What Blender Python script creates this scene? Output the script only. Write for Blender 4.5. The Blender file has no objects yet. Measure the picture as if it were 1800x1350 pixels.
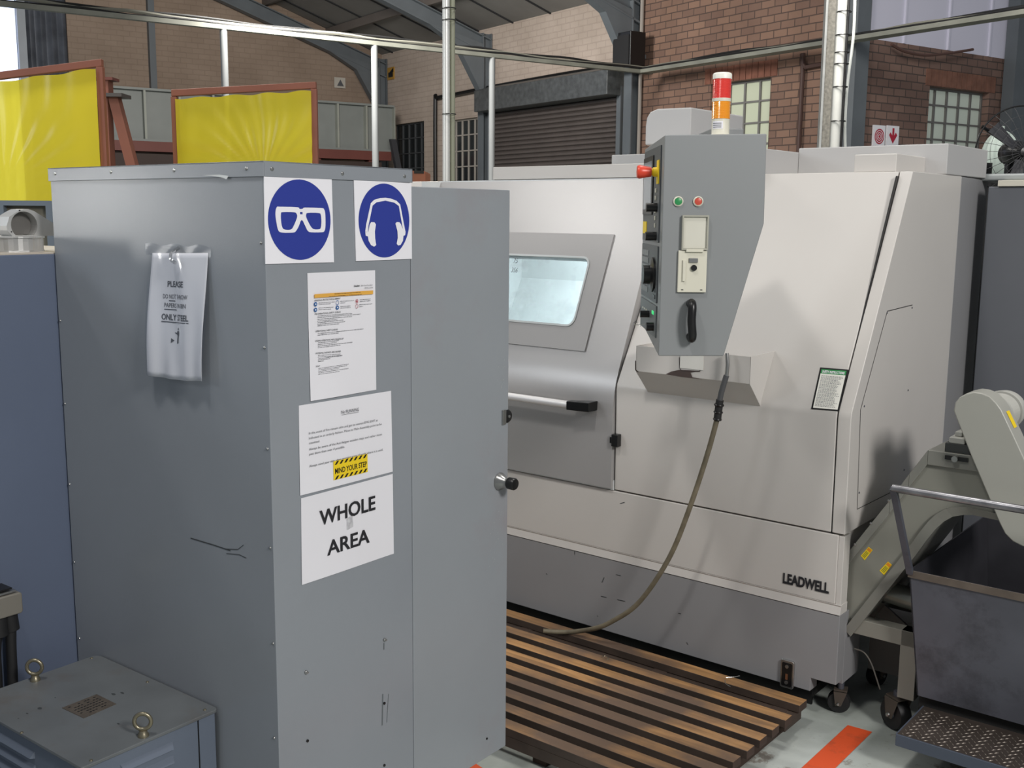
import bpy, bmesh, math, random
from mathutils import Vector, Matrix
random.seed(7)
SC = bpy.context.scene
COL = SC.collection
# ------------------------------------------------------------------ camera
F = 1892.4; PITCH = math.radians(8.994); ROLL = math.radians(-.477)
CAM = Vector((0, 0, 1.6))
fw = Vector((0, math.cos(PITCH), -math.sin(PITCH)))
r0 = Vector((1, 0, 0)); d0 = Vector((0, -math.sin(PITCH), -math.cos(PITCH)))
RT = math.cos(ROLL)*r0 + math.sin(ROLL)*d0
DN = -math.sin(ROLL)*r0 + math.cos(ROLL)*d0
cam = bpy.data.objects.new('camera', bpy.data.cameras.new('camera'))
COL.objects.link(cam)
cam.data.sensor_width = 36; cam.data.lens = F/1800*36; cam.data.clip_start = .05; cam.data.clip_end = 200
cam.matrix_world = Matrix(((RT.x, -DN.x, -fw.x, CAM.x), (RT.y, -DN.y, -fw.y, CAM.y), (RT.z, -DN.z, -fw.z, CAM.z), (0, 0, 0, 1)))
SC.camera = cam
# ------------------------------------------------------------------ light
SC.view_settings.view_transform = 'Standard'; SC.view_settings.look = 'None'
SC.view_settings.gamma = 1; SC.view_settings.use_curve_mapping = False
SC.view_settings.exposure = 0.0
wd = bpy.data.worlds.new('world'); SC.world = wd; wd.use_nodes = True
bgn = wd.node_tree.nodes['Background']; bgn.inputs[0].default_value = (.88, .93, 1, 1); bgn.inputs[1].default_value = .22

def area(name, loc, target, size, power, color=(1, .96, .9), size_y=None):
    l = bpy.data.lights.new(name, 'AREA'); l.energy = power; l.color = color
    l.shape = 'RECTANGLE'; l.size = size; l.size_y = size_y or size
    o = bpy.data.objects.new(name, l); COL.objects.link(o); o.location = loc
    o.rotation_euler = (Vector(target)-Vector(loc)).to_track_quat('-Z', 'Y').to_euler()
    return o
area('high_bay_and_fill', (-1.3, .9, 5.6), (.5, 3.2, 1), .4, 68, (1, .97, .93))
area('high_bay_and_fill', (-4.8, 3.5, 5.3), (.3, 3.6, 1.2), .6, 48, (1, .98, .95))
area('low_daylight', (-7.5, 3.15, 1.72), (-.95, 2.55, 1.6), .34, 18, (1, .98, .95), .6)
area('high_bay_and_fill', (3.2, -2.0, 4.2), (.2, 3.0, 1), 1.1, 262, (1, .97, .94))  # added frontal fill to brighten upright faces, no fixture known there
area('high_bay_and_fill', (.9, 4.2, 5.6), (.9, 4.2, 0), .8, 65)
area('high_bay_and_fill', (-2.6, 6.9, 4.7), (-1.8, 5.8, 1.5), .9, 75)
area('high_bay_and_fill', (2.5, 9.0, 5.0), (3.5, 13, 2.4), 1.2, 210)
area('high_bay_and_fill', (-2.5, 12.5, 4.8), (-2.0, 19, 2.8), 1.2, 420)
area('doorway_daylight', (-6.5, 1.9, 3.3), (-.6, 2.5, 1.5), 1.0, 70, (.9, .95, 1), 1.2)

# ------------------------------------------------------------------ frames and pixel rays
def ray(x, y):
    return (RT*(x-900) + DN*(y-675) + fw*F).normalized()
class Frame:
    def __init__(s, ox, oy, rz):
        a = math.radians(rz); s.a = a; s.o = Vector((ox, oy, 0))
        s.X = Vector((math.cos(a), math.sin(a), 0)); s.Y = Vector((-math.sin(a), math.cos(a), 0))
    def w(s, p): return s.o + s.X*p[0] + s.Y*p[1] + Vector((0, 0, p[2]))
    def loc(s, w):
        d = Vector(w)-s.o; return Vector((d.dot(s.X), d.dot(s.Y), d.z))
    def p(s, x, y, X=None, Y=None, Z=None):      # where the sight line through a photo pixel meets a plane of this frame
        r = ray(x, y)
        if X is not None: n, k = s.X, X
        elif Y is not None: n, k = s.Y, Y
        else: n, k = Vector((0, 0, 1)), Z
        t = (k-(CAM-s.o).dot(n))/r.dot(n)
        return s.loc(CAM+r*t)
W = Frame(0, 0, 0)
M = Frame(1.035, 3.217, -38.9)        # lathe: origin under its near lower corner, X along the front
C = Frame(-.503, 2.2, -37.36)         # grey cabinet
B = Frame(4.256, 14.0, -55.6)         # building

# ------------------------------------------------------------------ materials
def lin(h):
    h = h.lstrip('#'); v = [int(h[i:i+2], 16)/255 for i in (0, 2, 4)]
    return tuple((c/12.92 if c <= .04045 else ((c+.055)/1.055)**2.4) for c in v)+(1,)
MATS = {}
def nodes(m):
    m.use_nodes = True; nt = m.node_tree; return nt, nt.nodes, nt.links
def paint(name, col, rough=.45, metal=0, var=.06, vscale=3, bump=.05, bscale=400, dirt=None, dirt_amt=0, dscale=2.5, spec=.5, coat=0):
    if name in MATS: return MATS[name]
    m = bpy.data.materials.new(name); nt, N, L = nodes(m); bs = N['Principled BSDF']
    c = lin(col) if isinstance(col, str) else col
    bs.inputs['Roughness'].default_value = rough; bs.inputs['Metallic'].default_value = metal
    bs.inputs['Specular IOR Level'].default_value = spec
    if coat: bs.inputs['Coat Weight'].default_value = coat; bs.inputs['Coat Roughness'].default_value = .3
    tc = N.new('ShaderNodeTexCoord')
    n1 = N.new('ShaderNodeTexNoise'); n1.inputs['Scale'].default_value = vscale; n1.inputs['Detail'].default_value = 6
    L.new(tc.outputs['Object'], n1.inputs['Vector'])
    r = N.new('ShaderNodeValToRGB'); L.new(n1.outputs[0], r.inputs[0])
    r.color_ramp.elements[0].position = .3; r.color_ramp.elements[1].position = .7
    r.color_ramp.elements[0].color = tuple(x*(1-var) for x in c[:3])+(1,)
    r.color_ramp.elements[1].color = tuple(min(1, x*(1+var)) for x in c[:3])+(1,)
    out = r.outputs[0]
    if dirt:
        n2 = N.new('ShaderNodeTexNoise'); n2.inputs['Scale'].default_value = dscale; n2.inputs['Detail'].default_value = 10; n2.inputs['Roughness'].default_value = .7
        L.new(tc.outputs['Object'], n2.inputs['Vector'])
        r2 = N.new('ShaderNodeValToRGB'); r2.color_ramp.elements[0].position = .52; r2.color_ramp.elements[1].position = .72
        r2.color_ramp.elements[0].color = (0, 0, 0, 1); r2.color_ramp.elements[1].color = (dirt_amt,)*3+(1,)
        L.new(n2.outputs[0], r2.inputs[0])
        mx = N.new('ShaderNodeMixRGB'); L.new(r2.outputs[0], mx.inputs[0]); L.new(out, mx.inputs[1]); mx.inputs[2].default_value = lin(dirt)
        out = mx.outputs[0]
    L.new(out, bs.inputs['Base Color'])
    if bump:
        n3 = N.new('ShaderNodeTexNoise'); n3.inputs['Scale'].default_value = bscale; n3.inputs['Detail'].default_value = 2
        L.new(tc.outputs['Object'], n3.inputs['Vector'])
        b = N.new('ShaderNodeBump'); b.inputs['Strength'].default_value = bump; b.inputs['Distance'].default_value = .001
        L.new(n3.outputs[0], b.inputs['Height']); L.new(b.outputs[0], bs.inputs['Normal'])
    MATS[name] = m; return m
def brick(name, c1, c2, mortar, axis='X', bumpd=.006, rough=.9, painted=False):
    if name in MATS: return MATS[name]
    m = bpy.data.materials.new(name); nt, N, L = nodes(m); bs = N['Principled BSDF']; bs.inputs['Roughness'].default_value = rough
    tc = N.new('ShaderNodeTexCoord'); sp = N.new('ShaderNodeSeparateXYZ'); cb = N.new('ShaderNodeCombineXYZ')
    L.new(tc.outputs['Object'], sp.inputs[0]); L.new(sp.outputs[0 if axis == 'X' else 1], cb.inputs[0]); L.new(sp.outputs[2], cb.inputs[1])
    nz = N.new('ShaderNodeTexNoise'); nz.inputs['Scale'].default_value = 5; L.new(cb.outputs[0], nz.inputs['Vector'])
    mv = N.new('ShaderNodeMixRGB'); mv.blend_type = 'ADD'; mv.inputs[0].default_value = .012; L.new(cb.outputs[0], mv.inputs[1]); L.new(nz.outputs[1], mv.inputs[2])
    br = N.new('ShaderNodeTexBrick'); L.new(mv.outputs[0], br.inputs['Vector'])
    br.inputs['Color1'].default_value = lin(c1); br.inputs['Color2'].default_value = lin(c2); br.inputs['Mortar'].default_value = lin(mortar)
    br.inputs['Scale'].default_value = 1; br.inputs['Brick Width'].default_value = .24; br.inputs['Row Height'].default_value = .102
    br.inputs['Mortar Size'].default_value = .008; br.inputs['Mortar Smooth'].default_value = .3
    n2 = N.new('ShaderNodeTexNoise'); n2.inputs['Scale'].default_value = 1.3; n2.inputs['Detail'].default_value = 8; L.new(cb.outputs[0], n2.inputs['Vector'])
    r = N.new('ShaderNodeValToRGB'); r.color_ramp.elements[0].position = .3; r.color_ramp.elements[1].position = .75
    r.color_ramp.elements[0].color = (.72, .7, .68, 1); r.color_ramp.elements[1].color = (1.0, 1.0, 1.0, 1); L.new(n2.outputs[0], r.inputs[0])
    mu = N.new('ShaderNodeMixRGB'); mu.blend_type = 'MULTIPLY'; mu.inputs[0].default_value = .8; L.new(br.outputs[0], mu.inputs[1]); L.new(r.outputs[0], mu.inputs[2])
    L.new(mu.outputs[0], bs.inputs['Base Color'])
    b = N.new('ShaderNodeBump'); b.inputs['Strength'].default_value = .8; b.inputs['Distance'].default_value = bumpd; b.invert = True
    L.new(br.outputs['Fac'], b.inputs['Height']); L.new(b.outputs[0], bs.inputs['Normal'])
    MATS[name] = m; return m
def emit(name, col, s, rough=.4):
    if name in MATS: return MATS[name]
    m = bpy.data.materials.new(name); nt, N, L = nodes(m); bs = N['Principled BSDF']
    bs.inputs['Base Color'].default_value = lin(col); bs.inputs['Emission Color'].default_value = lin(col); bs.inputs['Emission Strength'].default_value = s
    bs.inputs['Roughness'].default_value = rough
    MATS[name] = m; return m
def glass(name, col='#ffffff', rough=.05, alpha=.2):
    if name in MATS: return MATS[name]
    m = bpy.data.materials.new(name); nt, N, L = nodes(m); bs = N['Principled BSDF']
    N.remove(bs); out = N['Material Output']
    tr = N.new('ShaderNodeBsdfTransparent'); tr.inputs[0].default_value = lin(col)
    gl = N.new('ShaderNodeBsdfGlossy'); gl.inputs['Roughness'].default_value = rough
    fr = N.new('ShaderNodeMixShader'); fr.inputs[0].default_value = alpha
    L.new(tr.outputs[0], fr.inputs[1]); L.new(gl.outputs[0], fr.inputs[2]); L.new(fr.outputs[0], out.inputs[0])
    MATS[name] = m; return m
def yellow_film():
    m = bpy.data.materials.new('yellow_film'); nt, N, L = nodes(m); bs = N['Principled BSDF']; out = N['Material Output']
    bs.inputs['Base Color'].default_value = lin('#ead83c'); bs.inputs['Roughness'].default_value = .32; bs.inputs['Specular IOR Level'].default_value = .6
    tl = N.new('ShaderNodeBsdfTranslucent'); tl.inputs[0].default_value = lin('#f6e63c')
    tp = N.new('ShaderNodeBsdfTransparent'); tp.inputs[0].default_value = lin('#f4e650')
    mx = N.new('ShaderNodeMixShader'); mx.inputs[0].default_value = .45; L.new(bs.outputs[0], mx.inputs[1]); L.new(tl.outputs[0], mx.inputs[2])
    m2 = N.new('ShaderNodeMixShader'); m2.inputs[0].default_value = .15; L.new(mx.outputs[0], m2.inputs[1]); L.new(tp.outputs[0], m2.inputs[2])
    L.new(m2.outputs[0], out.inputs[0]); return m
def wood(name, c1, c2):
    m = bpy.data.materials.new(name); nt, N, L = nodes(m); bs = N['Principled BSDF']; bs.inputs['Roughness'].default_value = .6
    tc = N.new('ShaderNodeTexCoord'); oi = N.new('ShaderNodeObjectInfo')
    mp = N.new('ShaderNodeMapping'); mp.inputs['Scale'].default_value = (2.2, 30, 30); L.new(tc.outputs['Object'], mp.inputs[0])
    cx = N.new('ShaderNodeCombineXYZ'); mt = N.new('ShaderNodeMath'); mt.operation = 'MULTIPLY'; mt.inputs[1].default_value = 37
    L.new(oi.outputs['Random'], mt.inputs[0]); L.new(mt.outputs[0], cx.inputs[0]); L.new(cx.outputs[0], mp.inputs['Location'])
    n = N.new('ShaderNodeTexNoise'); n.inputs['Scale'].default_value = 1; n.inputs['Detail'].default_value = 8; n.inputs['Distortion'].default_value = 1.2
    L.new(mp.outputs[0], n.inputs['Vector'])
    r = N.new('ShaderNodeValToRGB'); r.color_ramp.elements[0].position = .32; r.color_ramp.elements[1].position = .68
    r.color_ramp.elements[0].color = lin(c1); r.color_ramp.elements[1].color = lin(c2); L.new(n.outputs[0], r.inputs[0])
    # oil-dark patches towards some ends
    n2 = N.new('ShaderNodeTexNoise'); n2.inputs['Scale'].default_value = 3.2; n2.inputs['Detail'].default_value = 7; L.new(tc.outputs['Object'], n2.inputs['Vector'])
    r2 = N.new('ShaderNodeValToRGB'); r2.color_ramp.elements[0].position = .42; r2.color_ramp.elements[1].position = .62
    r2.color_ramp.elements[0].color = (0, 0, 0, 1); r2.color_ramp.elements[1].color = (.9, .9, .9, 1); L.new(n2.outputs[0], r2.inputs[0])
    mx = N.new('ShaderNodeMixRGB'); L.new(r2.outputs[0], mx.inputs[0]); L.new(r.outputs[0], mx.inputs[1]); mx.inputs[2].default_value = lin('#5a4a40')
    L.new(mx.outputs[0], bs.inputs['Base Color'])
    return m
def floor_mat():
    m = bpy.data.materials.new('painted_concrete'); nt, N, L = nodes(m); bs = N['Principled BSDF']; bs.inputs['Roughness'].default_value = .42
    tc = N.new('ShaderNodeTexCoord')
    def noise(s, d, rgh=.6):
        n = N.new('ShaderNodeTexNoise'); n.inputs['Scale'].default_value = s; n.inputs['Detail'].default_value = d; n.inputs['Roughness'].default_value = rgh
        L.new(tc.outputs['Object'], n.inputs['Vector']); return n
    n1 = noise(2.2, 6); r = N.new('ShaderNodeValToRGB'); r.color_ramp.elements[0].color = lin('#8f958c'); r.color_ramp.elements[1].color = lin('#b9bfbb')
    r.color_ramp.elements[0].position = .3; r.color_ramp.elements[1].position = .62; L.new(n1.outputs[0], r.inputs[0])
    n2 = noise(7, 12, .75); r2 = N.new('ShaderNodeValToRGB'); r2.color_ramp.elements[0].position = .57; r2.color_ramp.elements[1].position = .63
    r2.color_ramp.elements[0].color = (0, 0, 0, 1); r2.color_ramp.elements[1].color = (.75, .75, .75, 1); L.new(n2.outputs[0], r2.inputs[0])
    mx = N.new('ShaderNodeMixRGB'); L.new(r2.outputs[0], mx.inputs[0]); L.new(r.outputs[0], mx.inputs[1]); mx.inputs[2].default_value = lin('#74695f')
    L.new(mx.outputs[0], bs.inputs['Base Color']); return m

CAB = paint('cabinet_grey', '#8c9197', .25, var=.035, bump=.12, bscale=350, dirt='#6c7073', dirt_amt=.15, dscale=1.5)
CABB = paint('cabinet_blue', '#5b6579', .4, var=.04, bump=.12, bscale=350)
BOXM = paint('transformer_blue', '#646d7b', .42, var=.05, bump=.1)
BOXT = paint('transformer_top', '#65696b', .4, var=.14, vscale=6, dirt='#5f5044', dirt_amt=.5, dscale=4)
CREAM = paint('machine_cream', '#cac6c1', .34, var=.02, bump=.08, bscale=300)
CREAM2 = paint('machine_grey_cream', '#b7b6b5', .4, var=.02, bump=.08)
MGREY = paint('machine_base_grey', '#8d8d8f', .42, var=.03, bump=.08)
DOORM = paint('door_silver', '#a9a7a6', .31, .2, var=.02, bump=.1, bscale=500)
PEND = paint('pendant_grey', '#888b8c', .38, var=.02, bump=.08)
PANELK = paint('key_panel_dark', '#53575a', .45)
BLACK = paint('black_plastic', '#131314', .35, bump=0)
RUBBER = paint('black_rubber', '#1c1c1d', .6)
DARK = paint('dark_recess', '#151514', .8)
WHITE = paint('white_card', '#ecebf0', .6, var=.01, bump=0)
PAPER = paint('paper', '#e4e3e8', .7, var=.015, bump=0)
INK = paint('ink', '#1d1d22', .7, bump=0)
INKG = paint('ink_grey', '#54555a', .7, bump=0)
BLUE = paint('sign_blue', '#2b3a94', .45, var=.01, bump=0)
YEL = paint('sign_yellow', '#f0d020', .5, bump=0)
ORA = paint('banner_orange', '#e2ab4a', .6, bump=0)
ORTAPE = paint('floor_tape_orange', '#d9552c', .5, var=.06, dirt='#7a4434', dirt_amt=.5, dscale=12)
STEEL = paint('steel', '#a8a8a6', .3, .9, bump=0)
GALV = paint('galvanised', '#b5b7b5', .42, .55, var=.1, vscale=10)
PIPEG = paint('grey_pipe', '#808384', .55, .0)
DSTEEL = paint('dark_mild_steel', '#5b5d66', .42, .35, var=.18, vscale=5, dirt='#2c2a2c', dirt_amt=.6, dscale=6)
DSTEELI = paint('dark_steel_inside', '#3a3a3f', .5, .35, var=.25, vscale=5)
BEIGE = paint('conveyor_beige', '#86867d', .42, var=.03, bump=.06)
BEIGE2 = paint('conveyor_light', '#b5b5ae', .4, var=.02)
BRASS = paint('eyebolt_metal', '#8f8874', .35, .8, bump=0)
REDF = paint('red_oxide', '#84503f', .55, var=.1)
REDD = paint('red_oxide_dark', '#6a3a33', .6)
GIRD = paint('girder_grey', '#7f8381', .55, var=.05)
STRUC = paint('structure_grey', '#5f656a', .5, var=.08)
ROOFM = paint('roof_sheet', '#7f7d7a', .7, var=.15, vscale=1)
HOOD = paint('hood_galvanised', '#5c5f60', .45, .4, var=.25, vscale=12)
SHUT = paint('shutter_brown', '#57504d', .55, .1, var=.08)
IVORY = paint('ivory_plastic', '#d8d5c4', .45, bump=0)
BRICKX = brick('raw_brick_x', '#8d7060', '#765d52', '#54453f', 'X')
BRICKY = brick('raw_brick_y', '#8d7267', '#775f57', '#574b46', 'Y')
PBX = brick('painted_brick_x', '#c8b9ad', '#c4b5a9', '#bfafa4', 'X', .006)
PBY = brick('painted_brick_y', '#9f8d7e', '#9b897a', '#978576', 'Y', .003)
FILM = yellow_film()
FLOORM = floor_mat()

# ------------------------------------------------------------------ mesh building
def spin_basis(d):
    d = d.normalized(); a = Vector((0, 0, 1)) if abs(d.z) < .9 else Vector((1, 0, 0))
    u = d.cross(a).normalized(); return u, d.cross(u).normalized()
class MB:
    def __init__(s): s.v = []; s.f = []
    def add(s, vs, fs):
        b = len(s.v); s.v += [Vector(x) for x in vs]; s.f += [[b+i for i in f] for f in fs]; return s
    def box(s, x0, x1, y0, y1, z0, z1):
        vs = [(x, y, z) for x in (x0, x1) for y in (y0, y1) for z in (z0, z1)]
        return s.add(vs, [(0, 1, 3, 2), (4, 6, 7, 5), (0, 4, 5, 1), (2, 3, 7, 6), (0, 2, 6, 4), (1, 5, 7, 3)])
    def prism(s, poly, axis, a, b):       # poly: list of 2D points; axis X: (y,z), Y: (x,z), Z: (x,y)
        def mk(p, t): return {'X': (t, p[0], p[1]), 'Y': (p[0], t, p[1]), 'Z': (p[0], p[1], t)}[axis]
        n = len(poly); vs = [mk(p, a) for p in poly]+[mk(p, b) for p in poly]
        fs = [list(range(n))[::-1], list(range(n, 2*n))]+[(i, (i+1) % n, n+(i+1) % n, n+i) for i in range(n)]
        return s.add(vs, fs)
    def loft(s, A, Bp):                   # two 3D outlines joined
        n = len(A); return s.add(list(A)+list(Bp), [list(range(n))[::-1], list(range(n, 2*n))]+[(i, (i+1) % n, n+(i+1) % n, n+i) for i in range(n)])
    def cyl(s, p0, p1, r, n=20, r2=None, cap=True):
        p0 = Vector(p0); p1 = Vector(p1); u, w = spin_basis(p1-p0); r2 = r if r2 is None else r2
        vs = [p0+(u*math.cos(t)+w*math.sin(t))*r for t in [2*math.pi*i/n for i in range(n)]]+[p1+(u*math.cos(t)+w*math.sin(t))*r2 for t in [2*math.pi*i/n for i in range(n)]]
        fs = [(i, (i+1) % n, n+(i+1) % n, n+i) for i in range(n)]
        if cap: fs += [list(range(n))[::-1], list(range(n, 2*n))]
        return s.add(vs, fs)
    def tube(s, pts, r, n=10, smooth=4):
        P = [Vector(p) for p in pts]
        if smooth and len(P) > 2:
            Q = []
            for i in range(len(P)-1):
                a = P[max(i-1, 0)]; b = P[i]; c = P[i+1]; d = P[min(i+2, len(P)-1)]
                for k in range(smooth):
                    t = k/smooth; Q.append(.5*((2*b)+(c-a)*t+(2*a-5*b+4*c-d)*t*t+(3*b-a-3*c+d)*t**3))
            P = Q+[P[-1]]
        b0 = len(s.v); u = None
        for i, p in enumerate(P):
            d = (P[min(i+1, len(P)-1)]-P[max(i-1, 0)]).normalized()
            if u is None: u, _ = spin_basis(d)
            u = (u-d*u.dot(d)).normalized(); w = d.cross(u)
            s.v += [p+(u*math.cos(2*math.pi*k/n)+w*math.sin(2*math.pi*k/n))*r for k in range(n)]
        m = len(P)
        for i in range(m-1):
            for k in range(n): s.f.append([b0+i*n+k, b0+i*n+(k+1) % n, b0+(i+1)*n+(k+1) % n, b0+(i+1)*n+k])
        s.f.append([b0+k for k in range(n)][::-1]); s.f.append([b0+(m-1)*n+k for k in range(n)]); return s
    def lathe(s, base, axis, prof, n=24):   # prof: (radius, height)
        base = Vector(base); axis = Vector(axis).normalized(); u, w = spin_basis(axis); b0 = len(s.v)
        for r, h in prof:
            for k in range(n):
                t = 2*math.pi*k/n; s.v.append(base+axis*h+(u*math.cos(t)+w*math.sin(t))*max(r, 1e-5))
        for i in range(len(prof)-1):
            for k in range(n): s.f.append([b0+i*n+k, b0+i*n+(k+1) % n, b0+(i+1)*n+(k+1) % n, b0+(i+1)*n+k])
        s.f.append([b0+k for k in range(n)][::-1]); s.f.append([b0+(len(prof)-1)*n+k for k in range(n)]); return s
    def torus(s, c, axis, R, r, n=28, m=10, a0=0, a1=2*math.pi):
        c = Vector(c); axis = Vector(axis).normalized(); u, w = spin_basis(axis); full = abs(a1-a0-2*math.pi) < 1e-4
        b0 = len(s.v); K = n if full else n+1
        for i in range(K):
            t = a0+(a1-a0)*i/n; e = u*math.cos(t)+w*math.sin(t)
            for j in range(m):
                q = 2*math.pi*j/m; s.v.append(c+e*(R+r*math.cos(q))+axis*r*math.sin(q))
        for i in range(n if full else n):
            for j in range(m): s.f.append([b0+i*m+j, b0+i*m+(j+1) % m, b0+((i+1) % K)*m+(j+1) % m, b0+((i+1) % K)*m+j])
        return s
    def grid(s, fn, nu, nv):
        b0 = len(s.v)
        for j in range(nv+1):
            for i in range(nu+1): s.v.append(Vector(fn(i/nu, j/nv)))
        for j in range(nv):
            for i in range(nu): a = b0+j*(nu+1)+i; s.f.append([a, a+1, a+nu+2, a+nu+1])
        return s
    def build(s, name, mat, parent=None, frame=None, bevel=0, smooth=False, solid=0, recalc=True):
        me = bpy.data.meshes.new(name)
        if parent is None:
            xs = [v.x for v in s.v]; ys = [v.y for v in s.v]; zs = [v.z for v in s.v]
            base = Vector(((min(xs)+max(xs))/2, (min(ys)+max(ys))/2, min(zs)))
        else: base = Vector(parent['_base'])
        me.from_pydata([v-base for v in s.v], [], s.f)
        if recalc:
            bm = bmesh.new(); bm.from_mesh(me); bmesh.ops.recalc_face_normals(bm, faces=bm.faces); bm.to_mesh(me); bm.free()
        me.materials.append(mat)
        if smooth:
            me.polygons.foreach_set('use_smooth', [True]*len(me.polygons))
            try: me.set_sharp_from_angle(angle=math.radians(40))
            except Exception: pass
        o = bpy.data.objects.new(name, me); COL.objects.link(o)
        if parent is None:
            o.location = frame.w(base); o.rotation_euler = (0, 0, frame.a); o['_base'] = tuple(base)
        else: o.parent = parent; o['_base'] = tuple(base)
        if solid:
            md = o.modifiers.new('solid', 'SOLIDIFY'); md.thickness = solid; md.offset = 0
        if bevel:
            md = o.modifiers.new('bevel', 'BEVEL'); md.width = bevel; md.segments = 2; md.limit_method = 'ANGLE'; md.angle_limit = math.radians(35)
            me.polygons.foreach_set('use_smooth', [True]*len(me.polygons))
            md.harden_normals = True
        return o
def tag(o, label, cat, group=None, kind=None):
    if label: o['label'] = label
    if cat: o['category'] = cat
    if group: o['group'] = group
    if kind: o['kind'] = kind
    return o
def thing(name, label, cat, frame, base, group=None):
    o = bpy.data.objects.new(name, None); COL.objects.link(o); o.empty_display_size = .05
    b = Vector(base); o.location = frame.w(b); o.rotation_euler = (0, 0, frame.a); o['_base'] = tuple(b)
    return tag(o, label, cat, group)
def struct(name, mb, mat, frame, **k):
    o = mb.build(name, mat, None, frame, **k); o['kind'] = 'structure'; return o
# flat lettering and glyphs -> mesh in a plane of the frame
def curve_mesh(cu):
    ob = bpy.data.objects.new('tmp', cu); COL.objects.link(ob)
    dg = bpy.context.evaluated_depsgraph_get(); me = bpy.data.meshes.new_from_object(ob.evaluated_get(dg))
    V = [v.co.copy() for v in me.vertices]; Fc = [list(p.vertices) for p in me.polygons]
    bpy.data.objects.remove(ob); bpy.data.meshes.remove(me); bpy.data.curves.remove(cu); return V, Fc
def text_vf(s, bold=0):
    cu = bpy.data.curves.new('t', 'FONT'); cu.body = s; cu.size = 1; cu.offset = bold; cu.resolution_u = 3; cu.fill_mode = 'FRONT'; cu.align_x = 'LEFT'
    return curve_mesh(cu)
def place(V, Fc, plane, k, o, ex, ey):
    # V 2D -> frame coords: plane 'X' (facing +X) uses (Y,Z); plane 'Y' (facing -Y) uses (X,Z); 'Z' uses (X,Y)
    out = []
    for v in V:
        a = o[0]+ex[0]*v.x+ey[0]*v.y; b = o[1]+ex[1]*v.x+ey[1]*v.y
        out.append({'X': (k, a, b), 'Y': (a, k, b), 'Z': (a, b, k)}[plane])
    return MB().add(out, Fc)
def text(s, mat, parent, plane, k, x, y, w=None, h=.02, bold=0, align='L', ang=0, name='lettering', mb=None, slant=0):
    V, Fc = text_vf(s, bold)
    if not V: return None
    x0 = min(v.x for v in V); x1 = max(v.x for v in V); H = .72
    sy = h/H; sx = (w/(x1-x0)) if w else sy*.95
    if align == 'C': x0 = (x0+x1)/2
    if align == 'R': x0 = x1
    V = [Vector((v.x-x0+slant*v.y, v.y, 0)) for v in V]
    c, sn = math.cos(ang), math.sin(ang)
    q = place(V, Fc, plane, k, (x, y), (sx*c, sx*sn), (-sy*sn, sy*c))
    if mb is not None: mb.add(q.v, q.f); return None
    return q.build(name, mat, parent, recalc=False)
def shape(loops, mat, parent, plane, k, o, s, name, mb=None):
    cu = bpy.data.curves.new('s', 'CURVE'); cu.dimensions = '2D'; cu.fill_mode = 'FRONT'
    for lp in loops:
        sp = cu.splines.new('POLY'); sp.points.add(len(lp)-1)
        for i, p in enumerate(lp): sp.points[i].co = (p[0], p[1], 0, 1)
        sp.use_cyclic_u = True
    V, Fc = curve_mesh(cu)
    q = place(V, Fc, plane, k, o, (s[0], 0), (0, s[1]))
    if mb is not None: mb.add(q.v, q.f); return
    return q.build(name, mat, parent, recalc=False)
def rbox2(x0, x1, y0, y1, r, n=5):      # rounded rectangle outline
    P = []
    for cx, cy, a in ((x1-r, y0+r, -90), (x1-r, y1-r, 0), (x0+r, y1-r, 90), (x0+r, y0+r, 180)):
        for i in range(n+1): t = math.radians(a+90*i/n); P.append((cx+r*math.cos(t), cy+r*math.sin(t)))
    return P
def smooth2(P, n=3):
    Q = []
    m = len(P)
    for i in range(m):
        a, b, c, d = P[i-1], P[i], P[(i+1) % m], P[(i+2) % m]
        for k in range(n):
            t = k/n; Q.append(tuple(.5*(2*b[j]+(c[j]-a[j])*t+(2*a[j]-5*b[j]+4*c[j]-d[j])*t*t+(3*b[j]-a[j]-3*c[j]+d[j])*t**3) for j in (0, 1)))
    return Q
def screw(parent, p, n, r=.004, mat=None, name='screw'):
    n = Vector(n); p = Vector(p)
    MB().lathe(p-n*.001, n, [(r, 0), (r, .001), (r*.8, .0028), (r*.3, .0036)], 12).build(name, mat or STEEL, parent, smooth=True)

# ================================================================== SETTING
struct('floor', MB().box(-16, 16, -4, 34, -.1, 0), FLOORM, W)
# side wall: painted part, brick office part with openings made from blocks
def wall_blocks(name, mat, frame, axis, a0, a1, z0, z1, holes, t0, t1):
    mb = MB(); cuts = sorted(set([a0, a1]+[h[0] for h in holes]+[h[1] for h in holes]))
    for i in range(len(cuts)-1):
        c0, c1 = cuts[i], cuts[i+1]; mid = (c0+c1)/2; zz = [(z0, z1)]
        for h in holes:
            if h[0] <= mid <= h[1]:
                nz = []
                for q in zz:
                    if h[2] > q[0]: nz.append((q[0], h[2]))
                    if h[3] < q[1]: nz.append((h[3], q[1]))
                zz = nz
        for q in zz:
            if axis == 'X': mb.box(c0, c1, t0, t1, q[0], q[1])
            else: mb.box(t0, t1, c0, c1, q[0], q[1])
    return struct(name, mb, mat, frame)
EAVE = 5.02
win1 = (-12.2, -10.85, 1.6, 3.49); win2 = (-9.95, -8.78, 1.6, 3.43)
win3 = (-2.5, -1.36, 2.3, 3.47); win4 = (1.6, 2.98, 2.2, 3.34)
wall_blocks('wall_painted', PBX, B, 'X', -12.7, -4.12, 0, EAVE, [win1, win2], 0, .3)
wall_blocks('wall_brick', BRICKX, B, 'X', -4.12, 0, 0, 6.4, [win3], 0, .3)
wall_blocks('wall_office', BRICKY, B, 'Y', .3, 6.2, 0, 3.83, [win4], -.3, 0)
struct('wall_gable', MB().prism([(-6.55, 0), (.3, 0), (.3, 5.0), (-.3, 5.1), (-6.55, 7.2)], 'X', -12.95, -12.7), PBY, B)
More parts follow.
